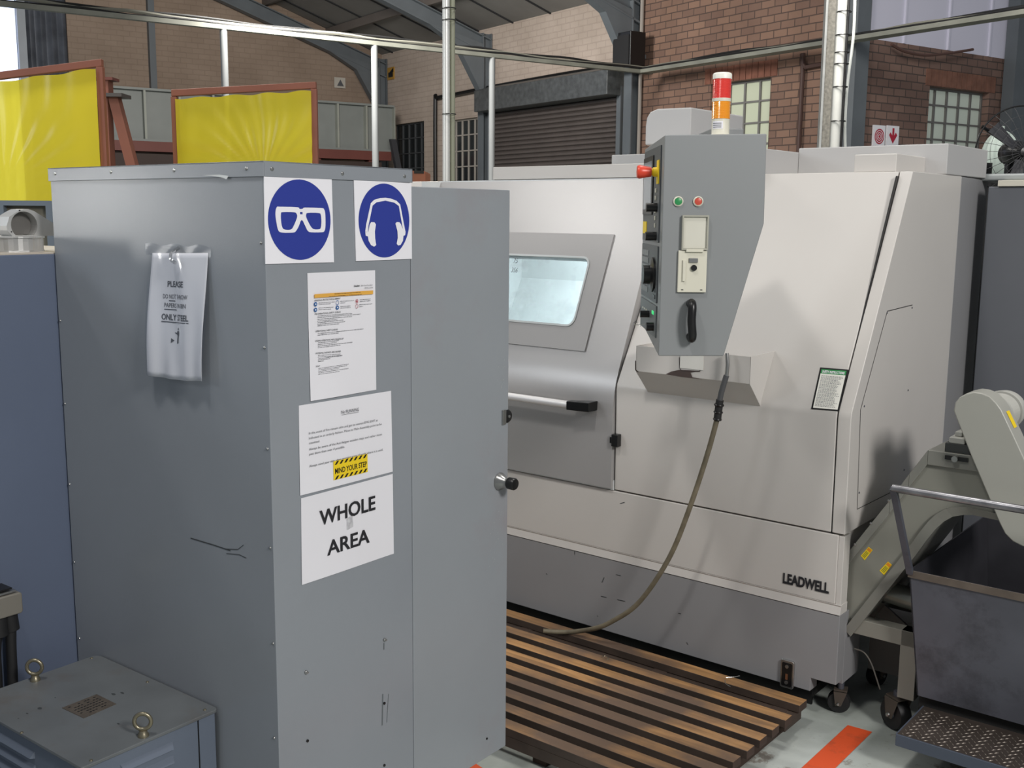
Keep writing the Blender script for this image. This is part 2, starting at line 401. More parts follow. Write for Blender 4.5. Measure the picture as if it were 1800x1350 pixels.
# corrugated sheeting at the far left, lit from outside at its left part
def corr(y0, y1, x, z0, z1, pitch, amp):
    n = int((y1-y0)/pitch*6)
    return MB().grid(lambda a, b: (x+amp*math.sin(a*(y1-y0)/pitch*2*math.pi), y0+(y1-y0)*a, z0+(z1-z0)*b), n, 1)
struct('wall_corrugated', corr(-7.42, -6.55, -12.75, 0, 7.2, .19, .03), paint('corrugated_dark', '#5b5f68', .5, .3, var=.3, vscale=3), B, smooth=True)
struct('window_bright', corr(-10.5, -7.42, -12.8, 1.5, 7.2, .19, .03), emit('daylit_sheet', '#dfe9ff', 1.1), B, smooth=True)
struct('trim_1', MB().box(-12.7, -12.58, -5.08, -4.96, 3.9, 7), STRUC, B)
struct('trim_2', MB().box(-12.72, -12.6, -7.42, -7.28, 0, 7.2), paint('pale_steel', '#9aa0a8', .5), B)
# translucent sheets above the office block
sk = MB()
sk.box(-.05, .0, .3, 6.2, 3.83, 6.4)
for i in range(6): sk.box(0, .03, .95+i*.95, .98+i*.95, 3.83, 6.4)
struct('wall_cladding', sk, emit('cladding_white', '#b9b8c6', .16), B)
struct('trim_3', MB().box(.02, .2, 3.25, 4.05, 2.2, 6.4), STRUC, B)
# roof
SL = .33
def rz_(y): return EAVE+SL*(-y)
mb = MB(); mb.prism([(-9.5, rz_(-9.5)), (.4, rz_(.4)), (.4, rz_(.4)+.06), (-9.5, rz_(-9.5)+.06)], 'X', -13, 0)
struct('ceiling', mb, ROOFM, B)
rb = MB()
for i in range(11):
    x = -12.2+i*1.15
    rb.prism([(-9.4, rz_(-9.4)-.02), (.2, rz_(.2)-.02), (.2, rz_(.2)+.01), (-9.4, rz_(-9.4)+.01)], 'X', x-.02, x+.02)
struct('trim_4', rb, paint('roof_joint', '#26272a', .8), B)
pl = MB()
for yy in (-1.3, -2.7, -4.1, -5.5, -6.9, -8.3):
    pl.box(-12.9, 0, yy-.035, yy+.035, rz_(yy)-.17, rz_(yy)-.01)
struct('trim_5', pl, paint('purlin', '#6b645f', .6), B)
for k, (cx, haunch) in enumerate(((-12.5, 1), (-8.34, 1), (-4.1, 1))):
    p = MB()
    # column
    p.box(cx-.09, cx+.09, -.22, -.2, 0, 4.9); p.box(cx-.09, cx+.09, -.04, -.02, 0, 4.9); p.box(cx-.01, cx+.01, -.2, -.04, 0, 4.9)
    # rafter
    dz = .3
    for s0, s1, hw in ((-.03, -.05, .09), (-dz, -dz-.03, .09), (-.05, -dz, .012)):
        p.prism([(-9.3, rz_(-9.3)-.2+s0), (-.02, rz_(-.02)-.2+s0), (-.02, rz_(-.02)-.2+s1), (-9.3, rz_(-9.3)-.2+s1)], 'X', cx-hw, cx+hw)
    # haunch plate
    p.prism([(-.2, 3.75), (-.2, 4.7), (-1.5, rz_(-1.5)-.5), (-.75, 4.62)], 'X', cx-.08, cx+.08)
    struct('trim_%d' % (6+k), p, STRUC, B)
struct('trim_9', MB().box(B.p(1488, 100, Y=-.2).x, B.p(1509, 100, Y=-.2).x, -.25, .0, 0, 7), STRUC, B)

# windows
def pane_window(n, axis, h, t, cols, rows, panemat, framemat, frame):
    e = bpy.data.objects.new('window_%d' % n, None); COL.objects.link(e); e['kind'] = 'structure'
    a0, a1, z0, z1 = h; base = Vector(((a0+a1)/2, t, z0)) if axis == 'X' else Vector((t, (a0+a1)/2, z0))
    e.location = frame.w(base); e.rotation_euler = (0, 0, frame.a); e['_base'] = tuple(base)
    fr = MB(); ps = MB()
    def bx(m, c0, c1, d0, d1, e0, e1):
        if axis == 'X': m.box(c0, c1, d0, d1, e0, e1)
        else: m.box(d0, d1, c0, c1, e0, e1)
    s = 1 if axis == 'X' else -1
    for i in range(cols+1):
        x = a0+(a1-a0)*i/cols; hw = .03 if i in (0, cols) else .014
        bx(fr, x-hw, x+hw, t-.02, t+.02, z0, z1)
    for j in range(rows+1):
        z = z0+(z1-z0)*j/rows; hw = .03 if j in (0, rows) else .012
        bx(fr, a0, a1, t-.019, t+.019, z-hw, z+hw)
    fr.build('window_frame', framemat, e)
    bx(ps, a0+.01, a1-.01, t-.004+s*.01, t+.004+s*.01, z0+.01, z1-.01)
    ps.build('pane', panemat, e); return e
dkp = paint('dark_pane', '#23282b', .15, bump=0); frm = paint('window_frame_grey', '#6f6d6b', .5)
pane_window(1, 'X', win1, .1, 5, 6, dkp, paint('window_frame_dark', '#4a4d50', .5), B)
pane_window(2, 'X', win2, .1, 5, 6, dkp, paint('window_frame_pale', '#a8a29b', .5), B)
pane_window(3, 'X', win3, .12, 4, 4, emit('lit_pane', '#a8ad98', .35), frm, B)
pane_window(4, 'Y', win4, -.12, 5, 5, emit('lit_pane_blue', '#a4aca2', .3), frm, B)
# lintel: soldier course above the office window
ln = MB()
for i in range(14): ln.box(-.002, .01, 1.5+i*.115, 1.605+i*.115, win4[3]+.005, win4[3]+.22)
struct('trim_10', ln, paint('soldier_brick', '#7d5748', .9, var=.2, vscale=8), B)
ln = MB()
for i in range(12): ln.box(-2.62+i*.115, -2.515+i*.115, -.01, .002, win3[3]+.005, win3[3]+.22)
struct('trim_11', ln, paint('soldier_brick2', '#7d5243', .9, var=.2, vscale=8), B)
# roller shutter
t = bpy.data.objects.new('door_1', None); COL.objects.link(t); t['kind'] = 'structure'
sx0 = B.p(868, 250, Y=-.06).x; sx1 = B.p(1090, 200, Y=-.06).x
bs_ = Vector(((sx0+sx1)/2, -.06, 0)); t.location = B.w(bs_); t.rotation_euler = (0, 0, B.a); t['_base'] = tuple(bs_)
z = .02; poly = []
top = 3.55
while z < top:
    poly += [(-.05, z), (-.085, z+.02), (-.085, z+.055), (-.05, z+.078)]; z += .08
poly += [(-.02, z), (-.02, 0)]
MB().prism(poly, 'X', sx0, sx1).build('shutter_curtain', SHUT, t)
MB().box(sx0-.1, sx0, -.14, -.01, 0, 3.6).build('guide_rail', STRUC, t)
MB().box(sx1, sx1+.1, -.14, -.01, 0, 3.6).build('guide_rail', STRUC, t)
hx0 = B.p(833, 180, Y=-.42).x; hx1 = B.p(1067, 150, Y=-.42).x
hz0 = B.p(833, 197, Y=-.42).z; hz1 = B.p(833, 160, Y=-.42).z
MB().prism([(-.42, hz0), (-.42, hz1), (-.02, hz1+.12), (-.02, hz0)], 'X', hx0, hx1).build('shutter_hood', HOOD, t, bevel=.01)

# ------------------------------------------------------------------ background things
# conduit on the painted wall
mb = MB(); mb.tube([B.p(x, y, Y=-.07) for x, y in ((765, 330), (765, 180), (769, 172), (800, 166), (870, 152), (1000, 129), (1076, 118))], .04, 8)
tag(mb.build('conduit_pipe', BLACK, None, B, smooth=True), 'black pipe bent over the pale wall and running above the roller shutter hood', 'pipe')
# loudspeaker
q0 = B.p(1076, 125, Y=-.5); q1 = B.p(1104, 84, Y=-.5)
t = thing('loudspeaker', 'black box loudspeaker high up beside the steel column', 'speaker', B, (q0.x+.2, -.35, q0.z))
MB().box(q0.x, q0.x+.42, -.5, -.2, q0.z, q0.z+.55).build('speaker_cabinet', BLACK, t, bevel=.01)
MB().box(q0.x+.03, q0.x+.39, -.512, -.5, q0.z+.03, q0.z+.5).build('grille', RUBBER, t)
MB().box(q0.x+.17, q0.x+.23, -.2, -.02, q0.z+.2, q0.z+.26).build('bracket', STRUC, t)
# signs on the walls
def wall_sign(px0, px1, frame, plane, k, label, mat):
    a = frame.p(px0[0], px1[1], **{plane: k}); b = frame.p(px1[0], px0[1], **{plane: k})
    m = MB()
    if plane == 'X': m.box(k-.02, k, min(a.y, b.y), max(a.y, b.y), a.z, b.z)
    else: m.box(a.x, b.x, k, k+.02, a.z, b.z)
    t = thing('wall_sign', label, 'sign', frame, ((a.x+b.x)/2, (a.y+b.y)/2, a.z))
    m.build('board', mat, t); return t, a, b
t, a, b = wall_sign((681, 117), (692, 141), B, 'Y', -.03, 'small amber and black notice on the pale wall beside the far column', paint('amber_sign', '#b58a3c', .5))
shape([[(0, 0), (1, 0), (1, .45), (.2, .0)]], BLACK, t, 'Y', -.034, (a.x+.05, (a.z+b.z)/2+.02), ((b.x-a.x)*.8, (b.z-a.z)*.8), 'symbol')
shape([[(0, 0), (1, 0), (1, .5), (0, .5)]], BLACK, t, 'Y', -.034, (a.x+.05, a.z+.05), ((b.x-a.x)*.7, .2), 'caption')
t, a, b = wall_sign((588, 137), (607, 154), B, 'X', -12.66, 'small white notice with a dark triangle on the tan gable wall', paint('dim_sign', '#b9b4ab', .6))
shape([[(0, 0), (1, 0), (.5, 1)]], INKG, t, 'X', -12.655, ((a.y+b.y)/2-.07, (a.z+b.z)/2-.07), (.16, .14), 'symbol')
RED = paint('fire_red', '#b3203a', .5, bump=0)
t, a, b = wall_sign((1534, 221), (1557, 256), B, 'X', .03, 'white square sign with red hose reel rings on the brick wall', WHITE)
cy = (a.y+b.y)/2; cz = (a.z+b.z)/2-.01; R = (b.y-a.y)*.4
def ringloops(r1, r2, n=28):
    o = [[(r1*math.cos(2*math.pi*i/n), r1*math.sin(2*math.pi*i/n)) for i in range(n)]]
    if r2: o.append([(r2*math.cos(-2*math.pi*i/n), r2*math.sin(-2*math.pi*i/n)) for i in range(n)])
    return o
m = MB()
for r1, r2 in ((1, .84), (.72, .56), (.44, .3), (.18, 0)): shape(ringloops(r1, r2), RED, None, 'X', .034, (cy, cz), (R, R), '', mb=m)
m.build('hose_reel_symbol', RED, t, recalc=False)
t, a, b = wall_sign((1558, 222), (1581, 256), B, 'X', .03, 'white square sign with a red down arrow on the brick wall', WHITE)
cy = (a.y+b.y)/2; cz = (a.z+b.z)/2; R = (b.y-a.y)*.4
shape([[(-.2, 1), (.2, 1), (.2, .05), (.55, .45), (.85, .1), (0, -1), (-.85, .1), (-.55, .45), (-.2, .05)]], RED, t, 'X', .034, (cy, cz), (R, R), 'arrow')
# cable tray: two runs with drop poles
tz = 3.77
Q = B.p(1118, 128, Y=-.6); hz = Q.z
def tray(name, label, p0, p1, w):
    t = thing(name, label, 'cable tray', B, ((p0[0]+p1[0])/2, (p0[1]+p1[1])/2, hz), 'overhead cable trays')
    d = (Vector(p1)-Vector(p0)); n = Vector((-d.y, d.x, 0)).normalized()*w
    a, b = Vector(p0), Vector(p1); up = Vector((0, 0, 1))
    MB().loft([a-n, a+n, a+n+up*.05, a-n+up*.05], [b-n, b+n, b+n+up*.05, b-n+up*.05]).build('tray_channel', paint('tray_metal', '#77786f', .6, .0, var=.2, vscale=3), t)
    for j in range(3):
        pts = [a+(b-a)*(i/18)+n*(-.5+.5*j)+up*(.06+.02*j+random.uniform(-.015, .02)) for i in range(19)]
        MB().tube(pts, .016+.006*(j == 1), 6, 3).build('cable', [RUBBER, paint('cable_grey', '#77766c', .6), RUBBER][j], t, smooth=True)
    return t
tb = tray('cable_tray', 'long thin cable tray hanging across the hall on slim drop poles', (Q.x, -9.5, hz), (Q.x, -.3, hz), .04)
tray('cable_tray', 'perforated cable tray with black cables running along the brick wall', (Q.x, -.45, hz), (8.5, -.45, hz), .1)
def drop(px, y0, y1, r, label):
    # falls from the tray; px gives where along the tray
    q = B.p(px, y0, X=Q.x)
    t = MB().cyl((Q.x, q.y, 0), (Q.x, q.y, hz), r*.85, 12).build('drop_pole', PIPEG, None, B, smooth=True)
    tag(t, label, 'pole', 'drop poles under the cable tray')
drop(393, 66, 150, .05, 'slim grey drop pole standing behind the smaller yellow screen')
drop(658, 98, 290, .05, 'slim grey drop pole in front of the far grey girder end')
drop(865, 118, 320, .05, 'slim grey drop pole at the left edge of the roller shutter')
# bright service pole (close) with strapped pipes
q = W.p(788, 0, Y=6)
t = thing('service_pole', 'bright galvanised twin conduit pole rising through the top of the picture behind the grey cabinet', 'pole', W, (q.x, 6, 0))
MB().cyl((q.x-.012, 6, 0), (q.x-.012, 6, 5.5), .02, 16).build('conduit', paint('bright_conduit', '#d9dad6', .35, .3), t, smooth=True)
MB().cyl((q.x+.022, 6.01, 0), (q.x+.022, 6.01, 5.5), .014, 12).build('conduit', paint('conduit_green_grey', '#8b8d7a', .5), t, smooth=True)
for z in (.5, 1.2, 2.13, 2.62, 2.68, 3.4): MB().torus((q.x+.004, 6, z), (0, 0, 1), .036, .003, 20, 6).build('strap', BLACK, t, smooth=True)
# pole at the brick corner
q = W.p(1476, 100, Y=10)
t = thing('service_pole', 'white conduit pole strapped with black cables beside the dark corner column', 'pole', W, (q.x, 10, 0))
MB().cyl((q.x, 10, 0), (q.x, 10, 5.8), .042, 14).build('conduit', paint('pole_white', '#c9cac5', .45), t, smooth=True)
for z in (2.45, 2.75, 2.95, 3.05, 3.2, 3.4): MB().torus((q.x+.02, 10, z), (0, 0, 1), .062, .005, 18, 6).build('strap', BLACK, t, smooth=True)
MB().tube([(q.x+.055, 10.0, i*.4) for i in range(14)], .012, 6, 2).build('cable', RUBBER, t, smooth=True)
MB().tube([(q.x+.11+.02*math.sin(i*1.7), 10.05, i*.4) for i in range(14)], .014, 6, 3).build('cable', paint('cable_white', '#c8ccc8', .5), t, smooth=True)
q = W.p(1457, 100, Y=12)
t = thing('lattice_upright', 'narrow perforated steel upright standing just left of the white conduit pole', 'upright', W, (q.x, 12, 0))
MB().box(q.x-.06, q.x+.06, 12, 12.03, 0, 5.5).build('web', paint('lattice', '#85827a', .5, .2, var=.3, vscale=30), t)
for s in (-1, 1): MB().box(q.x+s*.06-.012, q.x+s*.06+.012, 11.95, 12.03, 0, 5.5).build('flange', GALV, t)
# brown-red downpipe lines on brick wall
a = B.p(1413, 100, Y=-.04)
m = MB(); m.tube([(a.x, -.05, 0), (a.x, -.05, 3.45), (a.x+.05, -.05, 3.52), (a.x+.8, -.05, 3.54)], .03, 8)
tag(m.build('conduit_pipe', paint('brown_pipe', '#4a3530', .6), None, B, smooth=True), 'brown conduit running up the brick wall right of its window', 'pipe')
m = MB(); a = B.p(1124, 200, Y=-.05); m.tube([(a.x, -.05, 0), (a.x, -.05, 6)], .03, 8)
tag(m.build('conduit_pipe', paint('thin_pipe', '#8d8680', .6), None, B, smooth=True), 'thin pale pipe on the left edge of the raw brick wall', 'pipe')
# loose cable sagging over the brick top
m = MB(); m.tube([B.p(x, y, X=.12) for x, y in ((1567, 78), (1590, 90), (1625, 97), (1665, 94), (1710, 87))], .02, 6)
tag(m.build('sagging_cable', paint('rusty_cable', '#5b4038', .6), None, B, smooth=True), 'reddish cable sagging under the white cladding above the bricks', 'cable')
# girder with ribs, stored on dark beams
gx = -11.2; g0 = B.p(186, 150, X=gx); g1 = B.p(688, 190, X=gx)
t = thing('plate_girder', 'long grey ribbed steel girder lying across behind the yellow screens', 'girder', B, (gx, (g0.y+g1.y)/2, 2.86))
MB().box(gx-.02, gx+.02, g0.y, g1.y, 2.88, 3.74).build('web_plate', GIRD, t)
MB().box(gx-.14, gx+.14, g0.y, g1.y, 3.74, 3.78).build('flange', GIRD, t)
MB().box(gx-.14, gx+.14, g0.y, g1.y, 2.84, 2.88).build('flange', GIRD, t)
n = 9
for i in range(n+1):
    y = g1.y+(g0.y-g1.y)*i/n; MB().box(gx+.02, gx+.13, y-.02 if i else y, y+.02, 2.88, 3.74).build('stiffener', paint('girder_rib', '#94978f', .55), t)
t = thing('support_beam', 'dark red oxide beam carrying the long grey girder', 'beam', B, (gx, (g0.y+g1.y)/2, 0))
MB().box(gx-.15, gx+.16, g0.y, g1.y-.1, 2.66, 2.84).build('beam', REDD, t)
MB().box(gx-.1, gx+.12, g0.y, g1.y-.3, 2.2, 2.62).build('lower_beam', paint('dim_brown', '#3d302c', .7), t)
for i in range(5):
    y = g0.y+.3+(g1.y-g0.y-.8)*i/4; MB().box(gx-.1, gx+.1, y-.08, y+.08, 0, 2.66).build('post', REDD, t)
tag(MB().box(gx-1.2, gx-.7, g0.y, -1.2, 0, 2.6).build('storage_rack', paint('rack_dark', '#2b2826', .8), None, B), 'dark storage rack in the gloom under the grey girder', 'rack')
# diagonal brace near the far window
m = MB(); a = B.p(688, 245, X=-11.0); b = B.p(712, 300, X=-11.0); m.loft([(-11, a.y-.06, a.z), (-11, a.y+.06, a.z), (-10.9, a.y+.06, a.z), (-10.9, a.y-.06, a.z)], [(-11, b.y-.06, b.z-.9), (-11, b.y+.06, b.z-.9), (-10.9, b.y+.06, b.z-.9), (-10.9, b.y-.06, b.z-.9)])
tag(m.build('brace', paint('brace_dark', '#34353a', .6), None, B), 'dark diagonal brace in front of the farthest window', 'brace')
# orange-brown machine by the window
a = W.p(690, 296, Y=10); b = W.p(748, 320, Y=10)
t = thing('welding_set', 'orange-brown metal cabinet with a dark slot below the farthest window', 'machine', W, ((a.x+b.x)/2, 10.2, 0))
ORB = paint('orange_brown', '#8a5238', .6)
MB().box(a.x-.3, b.x, 10, 10.6, 0, a.z-.02).build('housing', ORB, t, bevel=.015)
c0 = W.p(728, 300, Y=10); c1 = W.p(745, 305, Y=10)
MB().box(c0.x, c1.x, 9.995, 10.01, c1.z, c0.z).build('slot', BLACK, t)
# red post with cap plates and strut
a = W.p(192, 150, Y=8); b = W.p(196, 172, Y=8)
t = thing('steel_post', 'red oxide steel post with a raking strut between the two yellow screens', 'post', W, (a.x, 8, 0))
MB().box(a.x-.055, a.x+.0, 7.95, 8.05, 0, b.z).build('post', REDF, t)
MB().box(a.x-.1, a.x+.12, 7.9, 8.1, b.z, b.z+.025).build('bearing_plate', paint('plate_dark', '#4b4644', .5), t)
MB().box(a.x-.06, a.x+.01, 7.95, 8.05, b.z+.025, a.z+.03).build('stub', REDF, t)
MB().box(a.x-.09, a.x+.05, 7.93, 8.07, a.z+.03, a.z+.05).build('cap_plate', REDD, t)
c = W.p(228, 285, Y=8)
MB().loft([(a.x, 7.96, b.z), (a.x+.07, 7.96, b.z), (a.x+.07, 8.04, b.z), (a.x, 8.04, b.z)], [(c.x-.04+.45, 7.96, 0), (c.x+.03+.45, 7.96, 0), (c.x+.03+.45, 8.04, 0), (c.x-.04+.45, 8.04, 0)]).build('strut', REDF, t)
# yellow welding screens
def screen(name, label, d, tl, tr, ztop_extra, tie, folds, seed):
    a = W.p(*tl, Y=d); b = W.p(*tr, Y=d); rnd = random.Random(seed)
    t = thing(name, label, 'welding screen', W, ((a.x+b.x)/2, d, 0), 'yellow welding screens')
    fr = .018
    MB().loft([(a.x, d-fr, a.z-2*fr), (a.x, d+fr, a.z-2*fr), (a.x, d+fr, a.z), (a.x, d-fr, a.z)], [(b.x, d-fr, b.z-2*fr), (b.x, d+fr, b.z-2*fr), (b.x, d+fr, b.z), (b.x, d-fr, b.z)]).build('top_rail', REDF, t, bevel=.004)
    MB().box(a.x-fr*.2, a.x+fr*1.6, d-fr, d+fr, .02, a.z-2*fr).build('upright', REDF, t, bevel=.004)
    MB().box(b.x-fr*1.6, b.x+fr*.2, d-fr, d+fr, .02, b.z-2*fr).build('upright', REDF, t, bevel=.004)
    for xx in (a.x+.02, b.x-.02): MB().box(xx-.02, xx+.02, d-.3, d+.3, 0, .03).build('foot', REDF, t, bevel=.004)
    MB().box(a.x, b.x, d-fr*.6, d+fr*.6, .62, .65).build('lower_rail', REDF, t)
    pts = [rnd.uniform(0, 6.28) for _ in range(8)]
    fx, fz = folds
    def fn(u, v):
        x = a.x+.025+(b.x-a.x-.05)*u; zt = a.z+(b.z-a.z)*u-.045-.009*abs(math.sin(u*math.pi*4+seed))**2
        z = .7+(zt-.7)*v
        dx = x-fx; dz = z-fz; th = math.atan2(dz, dx); rr = math.hypot(dx, dz)
        star = .0038*math.sin(th*26+3*math.sin(rr*5))*math.exp(-((rr-.25)/.22)**2)
        bow = .03*math.sin(u*math.pi)*math.sin(min(1, v)*math.pi)
        top = .0035*math.sin(u*38+2*math.sin(u*9))*max(0, v-.72)**1.2*4
        sl = .003*math.sin(u*7+v*4+pts[0])+.0015*math.sin(u*13-v*7+pts[1])
        return (x, d-.028+star-bow+top+sl, z)
    MB().grid(fn, 90, 90).build('yellow_curtain', FILM, t, smooth=True, recalc=False)
    return t
screen('welding_screen', 'large yellow welding curtain in a red frame at the left edge of the view', 5.5, (-150, 146), (180, 104), 0, 0, (W.p(20, 330, Y=5.5).x, W.p(20, 330, Y=5.5).z), 1)
screen('welding_screen', 'smaller yellow welding curtain in a red frame rising behind the middle of the grey cabinet', 6.0, (302, 158), (556, 144), 0, 0, (W.p(470, 315, Y=6).x, W.p(470, 315, Y=6).z), 4)
# low grey framed booth panel in front of the left screen
a = W.p(-30, 352, Y=4.4); b = W.p(96, 352, Y=4.4)
t = thing('guard_panel', 'grey framed low guard panel with a brown infill behind the aluminium castings', 'panel', W, ((a.x+b.x)/2, 4.4, 0))
GF = paint('guard_frame', '#6c7680', .5)
MB().box(a.x, b.x+.1, 4.38, 4.42, a.z-.02, a.z).build('top_rail', GF, t)
MB().box(b.x-.03, b.x, 4.38, 4.42, .0, a.z-.02).build('stile', GF, t)
MB().box(a.x, a.x+.09, 4.38, 4.42, .0, a.z-.02).build('stile', GF, t)
MB().box(a.x, b.x, 4.41, 4.415, .3, a.z-.02).build('infill', paint('infill', '#6f6b5d', .6, var=.15), t)
# ------------------------------------------------------------------ big grey cabinet
LX = -.796
t = thing('electrical_cabinet', 'tall grey sheet metal cabinet papered with safety notices, its door swung open', 'cabinet', C, (LX/2, .22, 0))
MB().box(LX, 0, 0, .432, .0, 1.672).build('body', CAB, t, bevel=.002)
m = MB(); zt = 1.7005; zb = 1.669
m.box(LX-.003, .004, -.004, 0, zb, zt); m.box(0, .004, 0, .437, zb, zt); m.box(LX-.003, .004, -.004, .437, zt-.004, zt)
m.box(LX-.003, LX, 0, .437, zb, zt); m.box(LX, .004, .433, .437, zb, zt)
m.build('top_cap', CAB, t, bevel=.0012)
CABK = t
# open door
DT = MB().box(-.03, .0012, .4325, .812, .115, 1.6605).build('door', paint('cabinet_door_grey', '#91969b', .36, var=.03, bump=.12, bscale=350, dirt='#8e6f6d', dirt_amt=.25, dscale=1.8), t, bevel=.002)
kn = C.p(878, 846, X=.002)
MB().lathe((.002, kn.y, kn.z), (1, 0, 0), [(.024, 0), (.024, .003), (.014, .02), (.012, .026), (.012, .03)], 28).build('knob_rose', STEEL, DT, smooth=True)
MB().lathe((.03, kn.y, kn.z), (1, 0, 0), [(.012, 0), (.016, .004), (.0165, .022), (.014, .026), (.002, .027)], 28).build('knob', BLACK, DT, smooth=True)
lp = C.p(887, 733, X=.002)
MB().box(.002, .006, lp.y-.012, lp.y+.003, lp.z-.02, lp.z+.02).build('latch_plate', STEEL, DT, bevel=.001)
MB().lathe((-.012, lp.y+.014, lp.z), (1, 0, 0), [(.001, 0), (.018, .001), (.018, .014), (.015, .017), (.001, .018)], 24).build('latch_cam', BLACK, DT, smooth=True)
MB().lathe((.005, lp.y+.014, lp.z), (1, 0, 0), [(.004, 0), (.004, .003), (.001, .004)], 10).build('latch_screw', STEEL, DT, smooth=True)
MB().box(.0015, .0032, lp.y-.008, lp.y-.002, lp.z+.006, lp.z+.012).build('latch_slot', BLACK, DT)
for x, y in ((97, 305), (195, 302), (306, 299), (433, 296)): p = C.p(x, y, Y=-.004); screw(t, p, (0, -1, 0), .0045)
for x, y in ((478, 297), (602, 305), (711, 310)): p = C.p(x, y, X=.004); screw(t, p, (1, 0, 0), .0045)
for x, y in ((101, 563), (112, 709), (122, 851), (131, 988), (140, 1122), (459, 427), (465, 611), (470, 789), (475, 963), (480, 1131), (482, 1297)):
    p = C.p(x, y, Y=0); p.x = min(p.x, -.008); p.x = max(p.x, LX+.008); screw(t, p, (0, -1, 0), .0032)
for x, y in ((537, 1181), (675, 1124)): p = C.p(x, y, X=0); MB().lathe(p, (1, 0, 0), [(.004, 0), (.004, .004), (.0025, .005), (.0025, .008), (.0005, .0085)], 10).build('bolt', STEEL, t, smooth=True)
for x, y in ((675, 1236), (675, 1345), (540, 1302), (855, 1298)): p = C.p(x, y, X=0); MB().cyl((p.x, p.y, p.z), (p.x+.0028, p.y, p.z), .0032, 12).build('hole', BLACK, t)
SCR = paint('scratch', '#3d4143', .7, bump=0)
m = MB()
def line(m, pts, plane, k, w=.0008):
    P = [Vector(p) for p in pts]
    for i in range(len(P)-1):
        a, b = P[i], P[i+1]; d = (b-a); n = Vector((-d.z, 0, d.x)) if plane == 'Y' else (Vector((0, -d.z, d.y)) if plane == 'X' else Vector((-d.y, d.x, 0)))
        n = n.normalized()*w; m.add([a-n, b-n, b+n, a+n], [(0, 1, 2, 3)])
line(m, [C.p(x, y, Y=-.0006) for x, y in ((335, 946), (375, 958), (405, 968))], 'Y', 0, .0013)
line(m, [C.p(x, y, Y=-.0006) for x, y in ((395, 965), (418, 966), (428, 958))], 'Y', 0)
line(m, [C.p(x, y, Y=-.0006) for x, y in ((398, 973), (420, 975), (433, 981))], 'Y', 0)
m.build('scratch', SCR, t, recalc=False)
m = MB(); line(m, [C.p(683, 1220, X=.0006), C.p(680, 1270, X=.0006)], 'X', 0, .0008); line(m, [C.p(673, 1220, X=.0006), C.p(672, 1275, X=.0006)], 'X', 0, .0018)
line(m, [C.p(675, 1130, X=.0006), C.p(675, 1142, X=.0006)], 'X', 0, .0015); m.build('grime_streak', paint('grime', '#62686b', .6), t, recalc=False)
# chipped paint on the top cap
m = MB(); m.add([C.p(x, y, Y=-.0048) for x, y in ((355, 308), (385, 307), (402, 309), (398, 315), (390, 312), (372, 309))], [(0, 1, 2, 3, 4, 5)]); m.build('paint_chip', GALV, t, recalc=False)
# door paint chips
m = MB(); rr = random.Random(3)
for i in range(46):
    x = 888-abs(rr.gauss(0, 7)); y = rr.choice([rr.uniform(620, 690), rr.uniform(640, 690), rr.uniform(880, 960), rr.uniform(900, 1000)])
    if y > 860: x -= rr.uniform(0, 18)
    p = C.p(x, y, X=.0028); h = rr.uniform(.001, .005); w = rr.uniform(.0004, .0012)
    m.add([(p.x, p.y-w, p.z), (p.x, p.y+w, p.z+.001), (p.x, p.y, p.z+h)], [(0, 1, 2)])
o = m.build('paint_chips', paint('chip', '#b9bcba', .6), DT, recalc=False)
# ---- signs on the cabinet
def board(name, label, cat, corners, plane, k, thick, mat, group=None, frame=C, curl=0):
    P = [frame.p(x, y, **{plane: k}) for x, y in corners]    # TL TR BR BL
    n = Vector((1, 0, 0)) if plane == 'X' else Vector((0, -1, 0))
    base = (P[2]+P[3])/2
    t = thing(name, label, cat, frame, base, group)
    def fn(u, v):
        q = (P[3]*(1-u)+P[2]*u)*(1-v)+(P[0]*(1-u)+P[1]*u)*v
        return q+n*(thick*.5+curl*(1-v)**2*(.5+.5*math.sin(u*5)))
    MB().grid(fn, 8, 8).build('sheet', mat, t, solid=thick, recalc=False)
    return t, P
t, P = board('safety_sign', 'white sign with blue disc and safety goggles near the cabinet corner', 'sign', ((463, 308), (582, 315), (586, 461), (466, 464)), 'X', .001, .002, WHITE, 'blue disc safety signs')
def bmap(P, x0, x1, y0, y1):       # zoom pixels of a board to its local metres
    w = P[2].y-P[3].y; h = P[0].z-P[3].z
    return lambda x, y: (P[3].y+(x-x0)/(x1-x0)*w, P[3].z+(y1-y)/(y1-y0)*h)
f = bmap(P, 85, 803, 130, 1035)
cy, cz = (P[2].y+P[3].y)/2, (P[0].z+P[3].z)/2; R = (P[2].y-P[3].y)*.455; Rz = (P[0].z-P[3].z)*.468
shape([[(math.cos(i*math.pi/36), math.sin(i*math.pi/36)) for i in range(72)]], BLUE, t, 'X', .0036, (cy, cz), (R, Rz), 'blue_disc')
o_ = [(205, 452), (240, 447), (415, 450), (435, 465), (455, 468), (475, 462), (495, 452), (670, 455), (700, 470), (712, 520), (712, 640), (700, 700), (670, 715), (560, 715), (520, 700), (495, 650), (458, 582), (425, 650), (395, 700), (360, 716), (250, 714), (215, 690), (200, 620), (190, 520)]
hl = [(262, 503), (380, 503), (405, 518), (410, 555), (375, 640), (345, 682), (285, 684), (256, 660), (245, 590), (246, 520)]
hr = [(525, 508), (635, 508), (662, 525), (668, 600), (660, 665), (640, 683), (580, 680), (545, 640), (508, 560), (506, 525)]
hs = [(442, 500), (468, 500), (468, 524), (442, 524)]
shape([smooth2([f(*p) for p in o_], 3), smooth2([f(*p) for p in hl], 3)[::-1], smooth2([f(*p) for p in hr], 3)[::-1], [f(*p) for p in hs][::-1]], WHITE, t, 'X', .0041, (0, 0), (1, 1), 'goggles_symbol')
